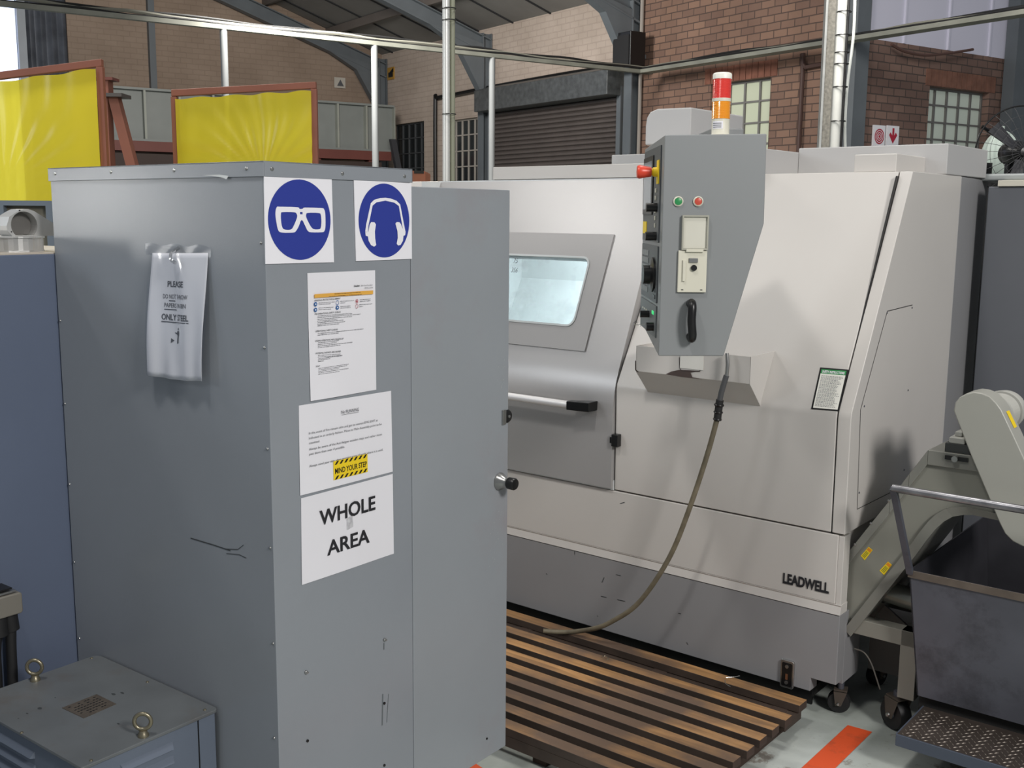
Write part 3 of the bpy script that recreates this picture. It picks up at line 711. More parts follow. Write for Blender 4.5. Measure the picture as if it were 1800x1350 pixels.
t, P = board('safety_sign', 'white sign with blue disc and ear defenders near the cabinet door', 'sign', ((621, 316), (722, 322), (723, 455), (625, 459)), 'X', .001, .002, WHITE, 'blue disc safety signs')
f = bmap(P, 1035, 1637, 172, 1000)
cy, cz = (P[2].y+P[3].y)/2, (P[0].z+P[3].z)/2; R = (P[2].y-P[3].y)*.452; Rz = (P[0].z-P[3].z)*.468
shape([[(math.cos(i*math.pi/36), math.sin(i*math.pi/36)) for i in range(72)]], BLUE, t, 'X', .0036, (cy, cz), (R, Rz), 'blue_disc')
bo = [(1128, 700), (1140, 620), (1190, 405), (1225, 370), (1290, 350), (1345, 346), (1400, 352), (1465, 375), (1505, 412), (1545, 620), (1562, 705), (1535, 700), (1525, 630), (1490, 430), (1440, 395), (1345, 376), (1250, 395), (1208, 430), (1162, 640), (1155, 702)]
shape([[f(*p) for p in bo]], WHITE, t, 'X', .0041, (0, 0), (1, 1), 'headband_symbol')
m = MB()
cl = [(1175, 625), (1190, 600), (1225, 602), (1240, 625), (1228, 700), (1230, 770), (1240, 840), (1218, 856), (1185, 838), (1160, 790), (1155, 748), (1132, 740), (1128, 705), (1158, 700)]
cr = [(1450, 615), (1465, 600), (1495, 602), (1512, 625), (1538, 695), (1562, 700), (1558, 740), (1538, 748), (1532, 800), (1505, 845), (1478, 850), (1462, 832), (1474, 770), (1472, 700)]
shape([[f(*p) for p in cl]], WHITE, None, 'X', .0044, (0, 0), (1, 1), '', mb=m); shape([[f(*p) for p in cr]], WHITE, None, 'X', .0044, (0, 0), (1, 1), '', mb=m)
m.build('ear_cup_symbols', WHITE, t, recalc=False)
# procedure sheet
t, P = board('safety_sheet', 'printed safety procedure sheet with an orange banner under the goggles sign', 'paper', ((540, 480), (659, 475), (661, 685), (545, 705)), 'X', .0008, .0006, PAPER, curl=.003)
f = bmap(P, 130, 733, 105, 1250)
def fy(x, y, x0=100, x1=720, yl0=105, yl1=1272, yr0=78, yr1=1167):     # bilinear unmapping of the zoomed sheet
    u = (x-(100+(y-105)/1167*30))/618; yt = yl0+(yr0-yl0)*u; yb = yl1+(yr1-yl1)*u; v = (y-yt)/(yb-yt)
    q = (P[0]*(1-u)+P[1]*u)*(1-v)+(P[3]*(1-u)+P[2]*u)*v; return q
KX = .0040
def barq(m, x0, y0, x1, y1, h, k):
    a = fy(x0, y0-h/2); b = fy(x1, y1-h/2); c = fy(x1, y1+h/2); d = fy(x0, y0+h/2)
    for q in (a, b, c, d): q.x = k
    m.add([a, d, c, b], [(0, 1, 2, 3)])
m = MB(); barq(m, 153, 311, 692, 275, 34, .0046); m.build('orange_banner', ORA, t, recalc=False)
rr = random.Random(11)
def words(m, x0, y0, x1, y1, h, k):
    x = x0
    while x < x1-4:
        w = min(rr.uniform(9, 30), x1-x); y = y0+(y1-y0)*(x-x0)/max(1, x1-x0); ye = y0+(y1-y0)*(x+w-x0)/max(1, x1-x0)
        barq(m, x, y, x+w, ye, h*rr.uniform(.8, 1.1), k); x += w+rr.uniform(2, 4)
m = MB()
for L_ in ((190, 372, 338, 362), (192, 385, 298, 379), (190, 418, 325, 410), (192, 433, 308, 427), (385, 357, 512, 349), (388, 373, 430, 370), (385, 405, 482, 398), (388, 419, 482, 412), (566, 343, 670, 336), (568, 358, 670, 350), (562, 387, 686, 379), (562, 405, 598, 402),
           (183, 490, 495, 466), (183, 504, 575, 472), (183, 520, 495, 494), (183, 536, 362, 520), (183, 550, 415, 527), (183, 565, 430, 541), (183, 580, 382, 560),
           (186, 650, 604, 607), (186, 665, 373, 645), (188, 735, 375, 714), (188, 750, 357, 731), (188, 764, 506, 729), (188, 779, 390, 755),
           (190, 850, 398, 836), (190, 865, 408, 850), (190, 881, 408, 852), (190, 893, 298, 879), (190, 906, 240, 901), (193, 970, 468, 930), (193, 984, 455, 944), (193, 998, 380, 968), (193, 1010, 468, 970), (193, 1025, 385, 997)):
    words(m, *L_, 3.4, .0042)
m.build('body_text', INKG, t, recalc=False)
m = MB()
for s_, x, y, x1 in (('PERSONAL PROTECTIVE EQUIPMENT', 158, 357, 386), ('PRE-OPERATIONAL SAFETY CHECKS', 160, 479, 388), ('OPERATIONAL SAFETY CHECKS', 166, 636, 364), ('ENDING OPERATIONS AND CLEANING UP', 166, 724, 418), ('POTENTIAL HAZARDS AND INJURIES', 170, 838, 394), ("DON'T", 173, 957, 206)):
    a = fy(x, y); b = fy(x1, y-(x1-x)*.085); text(s_, INK, None, 'X', .0043, a.y, a.z, w=(b.y-a.y), h=.0033, ang=math.atan2(b.z-a.z, b.y-a.y), mb=m, bold=.01)
a = fy(512, 226); b = fy(690, 214); text('Student', INK, None, 'X', .0043, a.y, a.z, w=(b.y-a.y)*.3, h=.0036, mb=m, bold=.03)
text('Safe Work Procedure', INK, None, 'X', .0043, a.y+(b.y-a.y)*.36, a.z, w=(b.y-a.y)*.62, h=.003, mb=m)
a = fy(612, 243); b = fy(690, 236); text('METAL LATHE', INK, None, 'X', .0043, a.y, a.z, w=(b.y-a.y), h=.0028, mb=m)
m.build('headings', INK, t, recalc=False)
m = MB(); words(m, 330, 292, 570, 276, 5, .005); words(m, 280, 314, 580, 294, 4, .005); m.build('banner_text', paint('ink_brown', '#5a4020', .7), t, recalc=False)
m = MB(); m2 = MB(); m3 = MB()
for x, y in ((165, 384), (165, 435), (359, 415)): q = fy(x, y); shape(ringloops(1, 0), None, None, 'X', .0042, (q.y, q.z), (.0046, .0046), '', mb=m); shape(ringloops(1, 0), None, None, 'X', .0046, (q.y, q.z), (.0016, .0018), '', mb=m3)
q = fy(359, 370); shape(ringloops(1, .8), None, None, 'X', .0042, (q.y, q.z), (.0046, .0052), '', mb=m)
for x, y in ((540, 357), (540, 402)): q = fy(x, y); shape(ringloops(1, .8), None, None, 'X', .0042, (q.y, q.z), (.0042, .0048), '', mb=m2)
q = fy(540, 357); shape(ringloops(.5, 0), None, None, 'X', .0042, (q.y, q.z), (.0042, .0048), '', mb=m2)
m.build('blue_symbols', paint('print_blue', '#2c5f9a', .6, bump=0), t, recalc=False); m2.build('red_symbols', paint('print_red', '#b04a55', .6, bump=0), t, recalc=False); m3.build('white_symbols', WHITE, t, recalc=False)
# no running sheet
t, P = board('notice_sheet', 'printed no running notice with a yellow mind your step label', 'paper', ((525, 713), (687, 687), (690, 829), (527, 871)), 'X', .0008, .0006, PAPER, curl=.002)
K = .0038
def at4(P, u, v): return (P[0]*(1-u)+P[1]*u)*(1-v)+(P[3]*(1-u)+P[2]*u)*v
def ln(s_, u0, u1, v, h, mat, P, t=None, mb=None, k=K, bold=0, v1=None, name='lettering'):
    a = at4(P, u0, v); b = at4(P, u1, v if v1 is None else v1)
    return text(s_, mat, t, 'X', k, a.y, a.z, w=(b-a).length, h=h, ang=math.atan2(b.z-a.z, b.y-a.y), mb=mb, bold=bold, name=name)
H = (P[0]-P[3]).length
m = MB()
ln('No RUNNING', .43, .62, .17, .0075, INK, P, mb=m)
a = at4(P, .43, .185); b = at4(P, .62, .185); m.add([(K, a.y, a.z), (K, b.y, b.z), (K, b.y, b.z+.0007), (K, a.y, a.z+.0007)], [(0, 1, 2, 3)])
for s_, u0, u1, v in (('In the event of fire remain calm and get to nearest EMG EXIT as', .09, .83, .335), ('indicated in an orderly fashion. Move to Main Assembly point to be', .09, .875, .39), ('counted.', .09, .2, .445), ('Always be aware of the Anti-fatigue wooden steps and rather move', .09, .875, .515), ('past them than over if possible.', .09, .46, .57), ('Always mind your step when entering areas of work where it is used.', .09, .885, .705)):
    ln(s_, u0, u1, v, .0052, INKG, P, mb=m)
m.build('lettering', INKG, t, recalc=False)
MYS = MB(); ca, cb_, cc, cd = at4(P, .335, .70), at4(P, .705, .70), at4(P, .705, .92), at4(P, .335, .92)
for q in (ca, cb_, cc, cd): q.x = .0040
MYS.add([ca, cd, cc, cb_], [(0, 1, 2, 3)]); MYS.build('yellow_label', YEL, t, recalc=False)
m = MB()
L4 = [ca, cb_, cc, cd]
def l4(u, v):
    q = (ca*(1-u)+cb_*u)*(1-v)+(cd*(1-u)+cc*u)*v; q.x = .0044; return q
for v0, v1 in ((.02, .2), (.8, .98)):
    for i in range(7):
        u = .03+i*.138; m.add([l4(u+.07, v0), l4(u, v1), l4(u+.06, v1), l4(min(1, u+.13), v0)], [(0, 1, 2, 3)])
a = l4(.04, .68); b = l4(.97, .68); text('MIND YOUR STEP', BLACK, None, 'X', .0044, a.y, a.z, w=b.y-a.y, h=.0125, ang=math.atan2(b.z-a.z, b.y-a.y), mb=m, bold=.02)
m.build('label_print', BLACK, t, recalc=False)
# whole area sheet
t, P = board('notice_sheet', 'white sheet reading whole area in big black letters, lowest on the cabinet', 'paper', ((529, 876), (690, 833), (692, 973), (530, 1028)), 'X', .0008, .0006, PAPER, curl=.002)
ln('WHOLE', .18, .785, .37, .034, INK, P, t, bold=.02); ln('AREA', .255, .715, .75, .034, INK, P, t, bold=.02)
a = at4(P, .49, .42)
MB().grid(lambda u, v: (.004+.002*math.sin(9*u)*math.sin(7*v), a.y-.008+.02*u, a.z-.02+.028*v+.004*u), 6, 6).build('tape_scrap', glass('clear_tape', '#ffffff', .15, .3), t, smooth=True, recalc=False)
# hanging plastic pocket with the PLEASE note (left face)
P = [C.p(x, y, Y=-.012) for x, y in ((262, 445), (359, 445), (363, 669), (264, 658))]
t = thing('plastic_pocket', 'clear hanging pocket holding a crumpled note asking please for only steel in the bin', 'notice', C, (P[3]+P[2])/2)
def fn(u, v, off=0):
    q = (P[3]*(1-u)+P[2]*u)*(1-v)+(P[0]*(1-u)+P[1]*u)*v
    wv = .004*math.sin(u*11+1)*(1-v)+.003*math.sin(u*19+v*3)*(1-v)+.008*(1-v)*u+.0035*math.sin(u*7+v*4)
    return Vector((q.x, -.006+.0-wv-.010*(1-v)-off, q.z-.004*math.sin(u*3.1)*(1-v)))
NOTE = MB().grid(fn, 30, 24).build('note', PAPER, t, smooth=True, solid=.0005, recalc=False)
MB().grid(lambda u, v: fn(-.03+u*1.09, v*1.0-.0, .002)+Vector((0, 0, .0)), 30, 24).build('sleeve', glass('sleeve_film', '#f4f6f8', .12, .12), t, smooth=True, recalc=False)
m = MB()
def note_text(s_, u0, u1, v, h, bold=0, ul=None):
    V, Fc = text_vf(s_, bold); x0 = min(q.x for q in V); x1 = max(q.x for q in V)
    out = []
    for q in V:
        uu = u0+(q.x-x0)/(x1-x0)*(u1-u0); vv = v+q.y/.72*h; e = fn(uu, vv, .0009); out.append(e)
    m.add(out, Fc)
    if ul:
        for i in range(6):
            a_, b_ = ul[0]+(ul[1]-ul[0])*i/6, ul[0]+(ul[1]-ul[0])*(i+1)/6
            m.add([fn(a_, v-.02, .0009), fn(b_, v-.02, .0009), fn(b_, v-.013, .0009), fn(a_, v-.013, .0009)], [(0, 1, 2, 3)])
note_text('PLEASE', .30, .64, .735, .046, .02)
note_text('DO NOT THROW', .22, .72, .64, .036, 0, (.33, .45)); note_text('PAPERS IN BIN', .25, .70, .57, .036, 0, (.25, .48))
note_text('ONLY STEEL', .21, .745, .47, .048, .02, (.21, .75))
fig = [[(.50, .285), (.525, .29), (.525, .33), (.535, .36), (.54, .385), (.505, .39), (.49, .372), (.455, .375), (.455, .368), (.49, .36), (.505, .35), (.5, .32)],
       [(.515, .393), (.53, .4), (.53, .41), (.512, .412), (.508, .4)], [(.395, .288), (.45, .31), (.395, .326)]]
for lp_ in fig: m.add([fn(x, y, .0009) for x, y in lp_], [list(range(len(lp_)))])
m.build('printed_text', INKG, NOTE, recalc=False)
tp = glass('tape_film', '#f0f2f4', .3, .16)
a = C.p(256, 430, Y=-.002); b = C.p(372, 470, Y=-.002)
MB().grid(lambda u, v: (a.x+(b.x-a.x)*u, -.0028-.0008*math.sin(u*17+v*3), a.z+.002-(.024+.004*math.sin(u*12))*v+.003*math.sin(u*17)), 40, 4).build('tape', tp, t, recalc=False)
hk = C.p(306, 452, Y=-.02)
MB().tube([(hk.x-.005, -.002, hk.z+.02), (hk.x-.012, -.018, hk.z+.008), (hk.x-.004, -.024, hk.z-.006), (hk.x+.008, -.022, hk.z-.012)], .004, 8).build('hook', glass('hook_clear', '#ffffff', .05, .5), t, smooth=True)

# ------------------------------------------------------------------ blue cabinet at the left
t = thing('blue_cabinet', 'blue-grey steel cabinet at the left edge with castings on top', 'cabinet', C, (-1.2, -.4, 0))
BX = -.801; bz = 1.492
MB().box(-1.9, BX, -1.1, .25, .0, bz).build('body', CABB, t, bevel=.003)
MB().box(-1.9, BX-.002, -1.1, .25, bz, bz+.004).build('top_sheet', paint('worn_top', '#b5aca0', .45, var=.08), t)
for x, y in ((99, 458), (123, 1115)): pass
# plug on the blue cabinet
p = C.p(12, 1062, X=BX+.05)
t = thing('power_socket', 'grey industrial plug and socket with a thick black cable on the blue cabinet', 'socket', C, (BX, p.y, p.z))
SK = paint('socket_grey', '#817d74', .45, .2)
y1 = C.p(37, 1060, X=BX+.05).y
MB().prism(rbox2(y1-.075, y1, p.z-.03, p.z+.024, .008), 'X', BX, BX+.06).build('plug_body', SK, t, bevel=.004)
MB().box(BX, BX+.055, y1-.08, y1-.012, p.z+.026, p.z+.031).build('clamp', STEEL, t, bevel=.001)
MB().box(BX, BX+.05, y1-.09, y1-.02, p.z+.034, p.z+.038).build('clamp', BLACK, t)
MB().box(BX, BX+.02, y1-.1, y1-.035, p.z+.06, p.z+.068).build('bracket', BRASS, t)
MB().cyl((BX+.03, y1-.018, p.z-.075), (BX+.03, y1-.022, p.z-.03), .019, 16).build('cable_gland', RUBBER, t, smooth=True)
MB().cyl((BX+.03, y1-.05, p.z-.08), (BX+.03, y1-.05, p.z-.03), .022, 16).build('cable_gland', RUBBER, t, smooth=True)
MB().tube([(BX+.03, y1-.018, p.z-.06), (BX+.03, y1-.022, p.z-.12), (BX+.03, y1-.024, p.z-.22), (BX+.025, y1-.03, p.z-.5), (BX+.02, y1-.05, .02)], .0125, 12).build('cable', RUBBER, t, smooth=True)
MB().tube([(BX+.03, y1-.05, p.z-.06), (BX+.03, y1-.06, p.z-.12), (BX+.03, y1-.062, p.z-.22), (BX+.025, y1-.07, p.z-.5), (BX+.02, y1-.08, .02)], .012, 12).build('cable', RUBBER, t, smooth=True)
# castings on top
ALU = paint('cast_aluminium', '#c3c3c1', .38, .6, var=.06)
ALUD = paint('cast_inside', '#6f6d6a', .5, .4)
top = bz+.004
def casting(label, yc, xc, sc):
    t = thing('aluminium_casting', label, 'casting', C, (xc, yc, top), 'machined castings lying flat on the blue cabinet')
    n = 40; o_ = []; 
    for i in range(n):
        a = 2*math.pi*i/n; r = sc*(.075+.006*(1 if (i//2) % 3 == 0 else 0)); o_.append((xc+r*math.cos(a)*1.2, yc+r*math.sin(a)))
    MB().prism(o_, 'Z', top+.004, top+.034).build('ribbed_body', ALU, t)
    MB().prism([(xc+(x-xc)*1.05, yc+(y-yc)*1.05) for x, y in o_], 'Z', top+.034, top+.038).build('flange', ALU, t)
    MB().prism([(xc+(x-xc)*1.02, yc+(y-yc)*1.02) for x, y in o_[::2]], 'Z', top, top+.004).build('foot_ring', ALU, t)
casting('ribbed aluminium casting lying flat, partly cut by the left picture edge', -.19, -.93, 1.0)
casting('ribbed aluminium casting lying flat, nearest the grey cabinet', -.04, -.93, .9)
# standing ring casting
CX = -.90
cz0 = top+.038
t = thing('ring_casting', 'upright ring shaped aluminium housing with a sloping arm on top of the flat castings', 'casting', C, (-.93, C.p(48, 407, X=CX).y, cz0))
o_ = [C.p(x, y, X=CX) for x, y in ((13, 405), (11.6, 397.6), (16.4, 381), (29, 373), (39, 368), (50, 367.5), (60, 371), (76, 381), (92, 391), (104, 398))]
o_ = [(q_.y, q_.z) for q_ in o_]; o_ = [(o_[0][0]+.012, cz0)]+o_+[(o_[-1][0], cz0)]
hc = C.p(42.7, 396, X=CX); hr_ = abs(C.p(66, 396, X=CX).y-C.p(19.5, 396, X=CX).y)/2
hole = [(hc.y+hr_*math.cos(a*math.pi/16), max(hc.z+hr_*math.sin(a*math.pi/16), cz0+.002)) for a in range(32)]
def holed_prism(outer, hole, axis, a, b):
    m = MB()
    cu = bpy.data.curves.new('s', 'CURVE'); cu.dimensions = '2D'; cu.fill_mode = 'FRONT'
    for lp in (outer, hole[::-1]):
        sp = cu.splines.new('POLY'); sp.points.add(len(lp)-1)
        for i, p in enumerate(lp): sp.points[i].co = (p[0], p[1], 0, 1)
        sp.use_cyclic_u = True
    V, Fc = curve_mesh(cu)
    mk = {'X': lambda p, t: (t, p[0], p[1]), 'Y': lambda p, t: (p[0], t, p[1])}[axis]
    m.add([mk((v.x, v.y), a) for v in V], Fc); m.add([mk((v.x, v.y), b) for v in V], [f[::-1] for f in Fc])
    for lp in (outer, hole):
        n = len(lp); m.add([mk(p, a) for p in lp]+[mk(p, b) for p in lp], [(i, (i+1) % n, n+(i+1) % n, n+i) for i in range(n)])
    return m
o_ = [(y, max(z, cz0)) for y, z in o_]
holed_prism(o_, hole, 'X', -.955, CX).build('housing', ALU, t)
MB().prism([(hc.y+(y-hc.y)*.99, max(cz0+.003, hc.z+(z-hc.z)*.99)) for y, z in hole], 'X', -.953, -.93).build('bore', ALUD, t)
for a in (105, 205):
    y_, z_ = hc.y+hr_*1.1*math.cos(math.radians(a)), hc.z+hr_*1.1*math.sin(math.radians(a)); MB().cyl((CX-.002, y_, z_), (CX+.001, y_, z_), .0018, 8).build('bolt_hole', BLACK, t)

# ------------------------------------------------------------------ transformer box
ZT = .475
pts = [C.p(x, y, Z=ZT) for x, y in ((165, 1152), (385, 1245), (148, 1352), (0, 1208))]
bx0, bx1 = pts[0].x, pts[1].x; by1 = -.004; by0 = pts[2].y
t = thing('transformer_box', 'low blue-grey louvred transformer box with two lifting eyes beside the tall cabinet', 'transformer', C, ((bx0+bx1)/2, (by0+by1)/2, 0))
MB().box(bx0+.012, bx1-.006, by0+.008, by1-.006, .06, ZT-.006).build('body', BOXM, t, bevel=.003)
m = MB()
ou = []
for cx_, cy_, a in ((bx1-.006, by0+.006, -90), (bx1-.012, by1-.012, 0), (bx0+.02, by1-.02, 90), (bx0+.006, by0+.006, 180)):
    r = {-90: .006, 0: .012, 90: .02, 180: .006}[a]
    for i in range(5): th = math.radians(a+90*i/4); ou.append((cx_+r*math.cos(th), cy_+r*math.sin(th)))
m.prism(ou, 'Z', ZT-.008, ZT); m.build('lid', BOXT, t, bevel=.002)
for i, (xx, yy) in enumerate(((bx0+.03, by0+.03), (bx1-.03, by0+.03), (bx1-.03, by1-.03), (bx0+.03, by1-.03))):
    MB().box(xx-.02, xx+.02, yy-.02, yy+.02, 0, .06).build('foot', BLACK, t)
for j in range(6):
    z = ZT-.045-j*.03
    for (x0_, x1_) in ((bx1-.29, bx1-.05),):
        pass
# louvres on the front (facing -Y) and on the +X side
for j in range(7):
    z = ZT-.05-j*.032
    MB().prism([(z, by0+.008), (z+.016, by0+.008), (z+.003, by0-.006)], 'X', 0, 0)
    m = MB(); m.add([(bx1-.006, by0+.09, z), (bx1-.006, by0+.22, z), (bx1-.006, by0+.22, z+.016), (bx1-.006, by0+.09, z+.016), (bx1+.004, by0+.095, z+.002), (bx1+.004, by0+.215, z+.002)], [(0, 1, 5, 4), (3, 4, 5, 2), (0, 4, 3), (1, 2, 5)]); m.build('louvre', BOXM, t)
    m = MB(); m.add([(bx0+.06, by0+.008, z), (bx1-.2, by0+.008, z), (bx1-.2, by0+.008, z+.016), (bx0+.06, by0+.008, z+.016), (bx0+.065, by0-.002, z+.002), (bx1-.205, by0-.002, z+.002)], [(0, 1, 5, 4), (3, 4, 5, 2), (0, 4, 3), (1, 2, 5)]); m.build('louvre', BOXM, t)
m = MB(); m.box(bx1-.0065, bx1-.005, by1-.055, by1-.052, .06, ZT-.01); m.build('panel_seam', BLACK, t)
for x, y in ((62, 1196), (252, 1294)):
    q = C.p(x, y, Z=ZT); e = MB()
    e.lathe((q.x, q.y, ZT), (0, 0, 1), [(.012, 0), (.012, .004), (.0095, .008), (.008, .014)], 18)
    e.torus((q.x, q.y, ZT+.034), (.9, -1, 0), .0178, .0045, 28, 10)
    e.build('eye_bolt', BRASS, t, smooth=True)
for x, y in ((38, 1288), (160, 1337), (360, 1248), (259, 1199), (161, 1157)):
    q = C.p(x, y, Z=ZT); screw(t, (q.x, q.y, ZT), (0, 0, 1), .004, BRASS)
npz = [C.p(x, y, Z=ZT+.0012) for x, y in ((109, 1244), (170, 1220), (204, 1237), (147, 1262))]
NP = MB().loft([(p.x, p.y, ZT) for p in npz], npz).build('nameplate', paint('brass_plate', '#6b6258', .5, .5, var=.2, vscale=40), t)
m = MB()
for j in range(6):
    for i in range(9):
        if rr.random() < .3: continue
        u = .1+i*.09; v = .12+j*.14
        a = (npz[0]*(1-v)+npz[3]*v)*(1-u)+(npz[1]*(1-v)+npz[2]*v)*u; b = a+(npz[1]-npz[0])*.06; dd = (npz[3]-npz[0])*.04
        m.add([a+Vector((0, 0, .0004)), b+Vector((0, 0, .0004)), b+dd+Vector((0, 0, .0004)), a+dd+Vector((0, 0, .0004))], [(0, 1, 2, 3)])
m.build('plate_text', BLACK, NP, recalc=False)
m = MB()
for x, y, r in ((70, 1245, .006), (97, 1226, .002), (48, 1254, .003), (32, 1263, .002), (208, 1272, .004), (200, 1220, .006), (215, 1218, .005)):
    q = C.p(x, y, Z=ZT+.0005); m.add([(q.x+r*1.3*math.cos(i)*(.7+.5*rr.random()), q.y+r*.7*math.sin(i)*(.6+.5*rr.random()), q.z) for i in [k*.7 for k in range(9)]], [list(range(9))])
m.build('scuff_marks', SCR, t, recalc=False)

# ================================================================== LATHE
T = thing('cnc_lathe', 'large cream and grey turning machine with a windowed sliding door', 'machine', M, (-1.2, .6, 0))
XL = -2.35
def fr_mat(): return CREAM
# end profile (Y,z)
prof = [(-.004, .627), (-.008, .99), (-.004, 1.012), (.253, 1.478), (.395, 1.745), (.905, 1.745), (.905, .627)]
DX = -.855        # door edge
# end cover
MB().prism(prof, 'X', -.042, 0).build('end_cover', CREAM, T, bevel=.003)
# rear end facet
MB().prism([(-.30, .905), (0, .905), (-.02, 1.3), (-.30, 1.3)], 'Z', .1, 1.744).build('rear_cover', MGREY, T, bevel=.003)  # darker grey and slight turn put this facet's shade into colour and shape
# front sloping panel
MB().prism(prof, 'X', DX+.004, -.046).build('front_panel', CREAM, T, bevel=.003)
MB().prism([(.0, .62), (.0, .99), (.24, 1.47), (.37, 1.73), (.9, 1.73), (.9, .62)], 'X', -.046, -.042).build('seam_gasket', BLACK, T)
# upper body left of the door zone, and the hollow behind the window
LF = -1.99
prof2 = [(-.002, .627), (-.004, .98), (.148, 1.394), (.30, 1.735), (.905, 1.735), (.905, .627)]
MB().prism(prof2, 'X', XL, LF).build('left_cover', CREAM, T, bevel=.003)
INNER = paint('inside_paint', '#d2d5d5', .35, var=.05, vscale=8)
m = MB(); m.box(LF, DX, .86, .9, .627, 1.73); m.box(LF, DX, -.006, .9, .625, .66); m.box(LF, LF+.02, .2, .9, .66, 1.73); m.box(-1.02, -1.0, .36, .86, .66, 1.72); m.box(LF, DX, .31, .9, 1.71, 1.735)
m.build('inner_chamber', INNER, T)
m = MB(); m.prism([(.5, .66), (.86, .66), (.86, 1.3)], 'X', LF+.02, -1.02); m.build('chip_slope', INNER, T)
m = MB(); m.prism([(.2, .66), (.5, .66), (.45, 1.15), (.3, 1.12)], 'X', -1.95, -1.45); m.build('turret_cover', paint('turret', '#9fa8a8', .4), T, bevel=.01)
wl = area('machine_work_light', M.w((-1.35, .55, 1.66)), M.w((-1.35, .5, 1.0)), .3, 9, (.96, .985, 1), .1)
# door sheet with window opening: built from strips around the opening
s_ = .42
def dprof(z):       # door surface Y at height z
    if z < .90: return -.018
    if z < 1.06:
        tq = (z-.90)/.16; return -.018+.5*s_*.16*tq*tq
    return -.018+.5*s_*.16+s_*(z-1.06)
OFF = dprof(1.2)-(-.012+s_*(1.2-.98))
def dY(z): return dprof(z)-OFF*0
wx0, wx1, wz0, wz1 = -1.80, -1.095, 1.19, 1.437
def door_sheet():
    m = MB(); zs = [.632, .75, .86]+[.9+.016*i for i in range(11)]+[1.12, wz0, 1.25, 1.31, 1.37, wz1, 1.5, 1.58, 1.66, 1.73]
    xs = [-1.98, wx0, -1.5, -1.2, wx1, DX-.002]
    for j in range(len(zs)-1):
        for i in range(len(xs)-1):
            if xs[i] >= wx0-1e-6 and xs[i+1] <= wx1+1e-6 and zs[j] >= wz0-1e-6 and zs[j+1] <= wz1+1e-6: continue
            m.add([(xs[i], dY(zs[j]), zs[j]), (xs[i+1], dY(zs[j]), zs[j]), (xs[i+1], dY(zs[j+1]), zs[j+1]), (xs[i], dY(zs[j+1]), zs[j+1])], [(0, 1, 2, 3)])
    # edge return on the right side
    for j in range(len(zs)-1):
        m.add([(DX-.002, dY(zs[j]), zs[j]), (DX-.002, dY(zs[j])+.07, zs[j]), (DX-.002, dY(zs[j+1])+.07, zs[j+1]), (DX-.002, dY(zs[j+1]), zs[j+1])], [(0, 1, 2, 3)])
    bm = bmesh.new(); vs = [bm.verts.new(v) for v in m.v]
    for f_ in m.f: bm.faces.new([vs[i] for i in f_])
    bmesh.ops.remove_doubles(bm, verts=bm.verts, dist=1e-5); bmesh.ops.recalc_face_normals(bm, faces=bm.faces)
    bm.verts.ensure_lookup_table(); bm.verts.index_update()
    q = MB(); q.v = [v.co.copy() for v in bm.verts]; q.f = [[v.index for v in f_.verts] for f_ in bm.faces]; bm.free(); return q
DR = door_sheet().build('sliding_door', DOORM, T, smooth=True, recalc=False)
# window frame plate: rounded opening
fx0, fx1, fz0, fz1 = -1.9, -1.017, 1.106, 1.525
def slope_place(m, off):       # local (x, z, n) to door plane offset outwards
    L_ = math.hypot(1, s_); ny, nz = -1/L_, s_/L_
    for v in m.v:
        d = v.y; v.y = dY(v.z)+ny*(d+off); v.z = v.z+nz*(d+off)
    return m
m = holed_prism([(fx0, fz0), (fx1, fz0), (fx1+.0, fz1), (fx0, fz1)], rbox2(wx0+.002, wx1-.002, wz0+.002, wz1-.002, .03), 'Y', -.03, .006)
slope_place(m, 0).build('window_frame', paint('window_plate', '#9c9a99', .4, .1, var=.02), DR)
m = holed_prism(rbox2(wx0-.004, wx1+.004, wz0-.004, wz1+.004, .034), rbox2(wx0+.003, wx1-.003, wz0+.003, wz1-.003, .028), 'Y', .005, .009)
slope_place(m, 0).build('window_seal', paint('seal', '#c2c6c6', .5), DR)
m = MB().prism(rbox2(wx0, wx1, wz0, wz1, .03), 'Y', -.006, -.002)
def pane_mat():
    m = bpy.data.materials.new('scratched_pane'); nt, N, L = nodes(m); out = N['Material Output']; bs = N['Principled BSDF']
    bs.inputs['Base Color'].default_value = lin('#dfe9ea'); bs.inputs['Roughness'].default_value = .35
    tr = N.new('ShaderNodeBsdfTransparent'); tr.inputs[0].default_value = lin('#eef6f8')
    tc = N.new('ShaderNodeTexCoord'); n = N.new('ShaderNodeTexNoise'); n.inputs['Scale'].default_value = 14; n.inputs['Detail'].default_value = 10; L.new(tc.outputs['Object'], n.inputs['Vector'])
    r = N.new('ShaderNodeValToRGB'); r.color_ramp.elements[0].position = .5; r.color_ramp.elements[1].position = .75; r.color_ramp.elements[0].color = (.12, .12, .12, 1); r.color_ramp.elements[1].color = (.3, .3, .3, 1)
    L.new(n.outputs[0], r.inputs[0]); mx = N.new('ShaderNodeMixShader'); L.new(r.outputs[0], mx.inputs[0]); L.new(tr.outputs[0], mx.inputs[1]); L.new(bs.outputs[0], mx.inputs[2]); L.new(mx.outputs[0], out.inputs[0]); return m
slope_place(m, 0).build('window_pane', pane_mat(), DR)
# handwriting on the pane
m = MB()
for s2, px in (('75', (905, 462)), ('356', (905, 478))):
    p = M.p(px[0], px[1], Y=.17); V, Fc = text_vf(s2); q = place(V, Fc, 'Y', 0, (p.x, p.z), (.022, 0), (0, .026))
    for v in q.v: v.y = dY(v.z)-.003
    m.add(q.v, q.f)
m.build('pen_marks', INKG, DR, recalc=False)
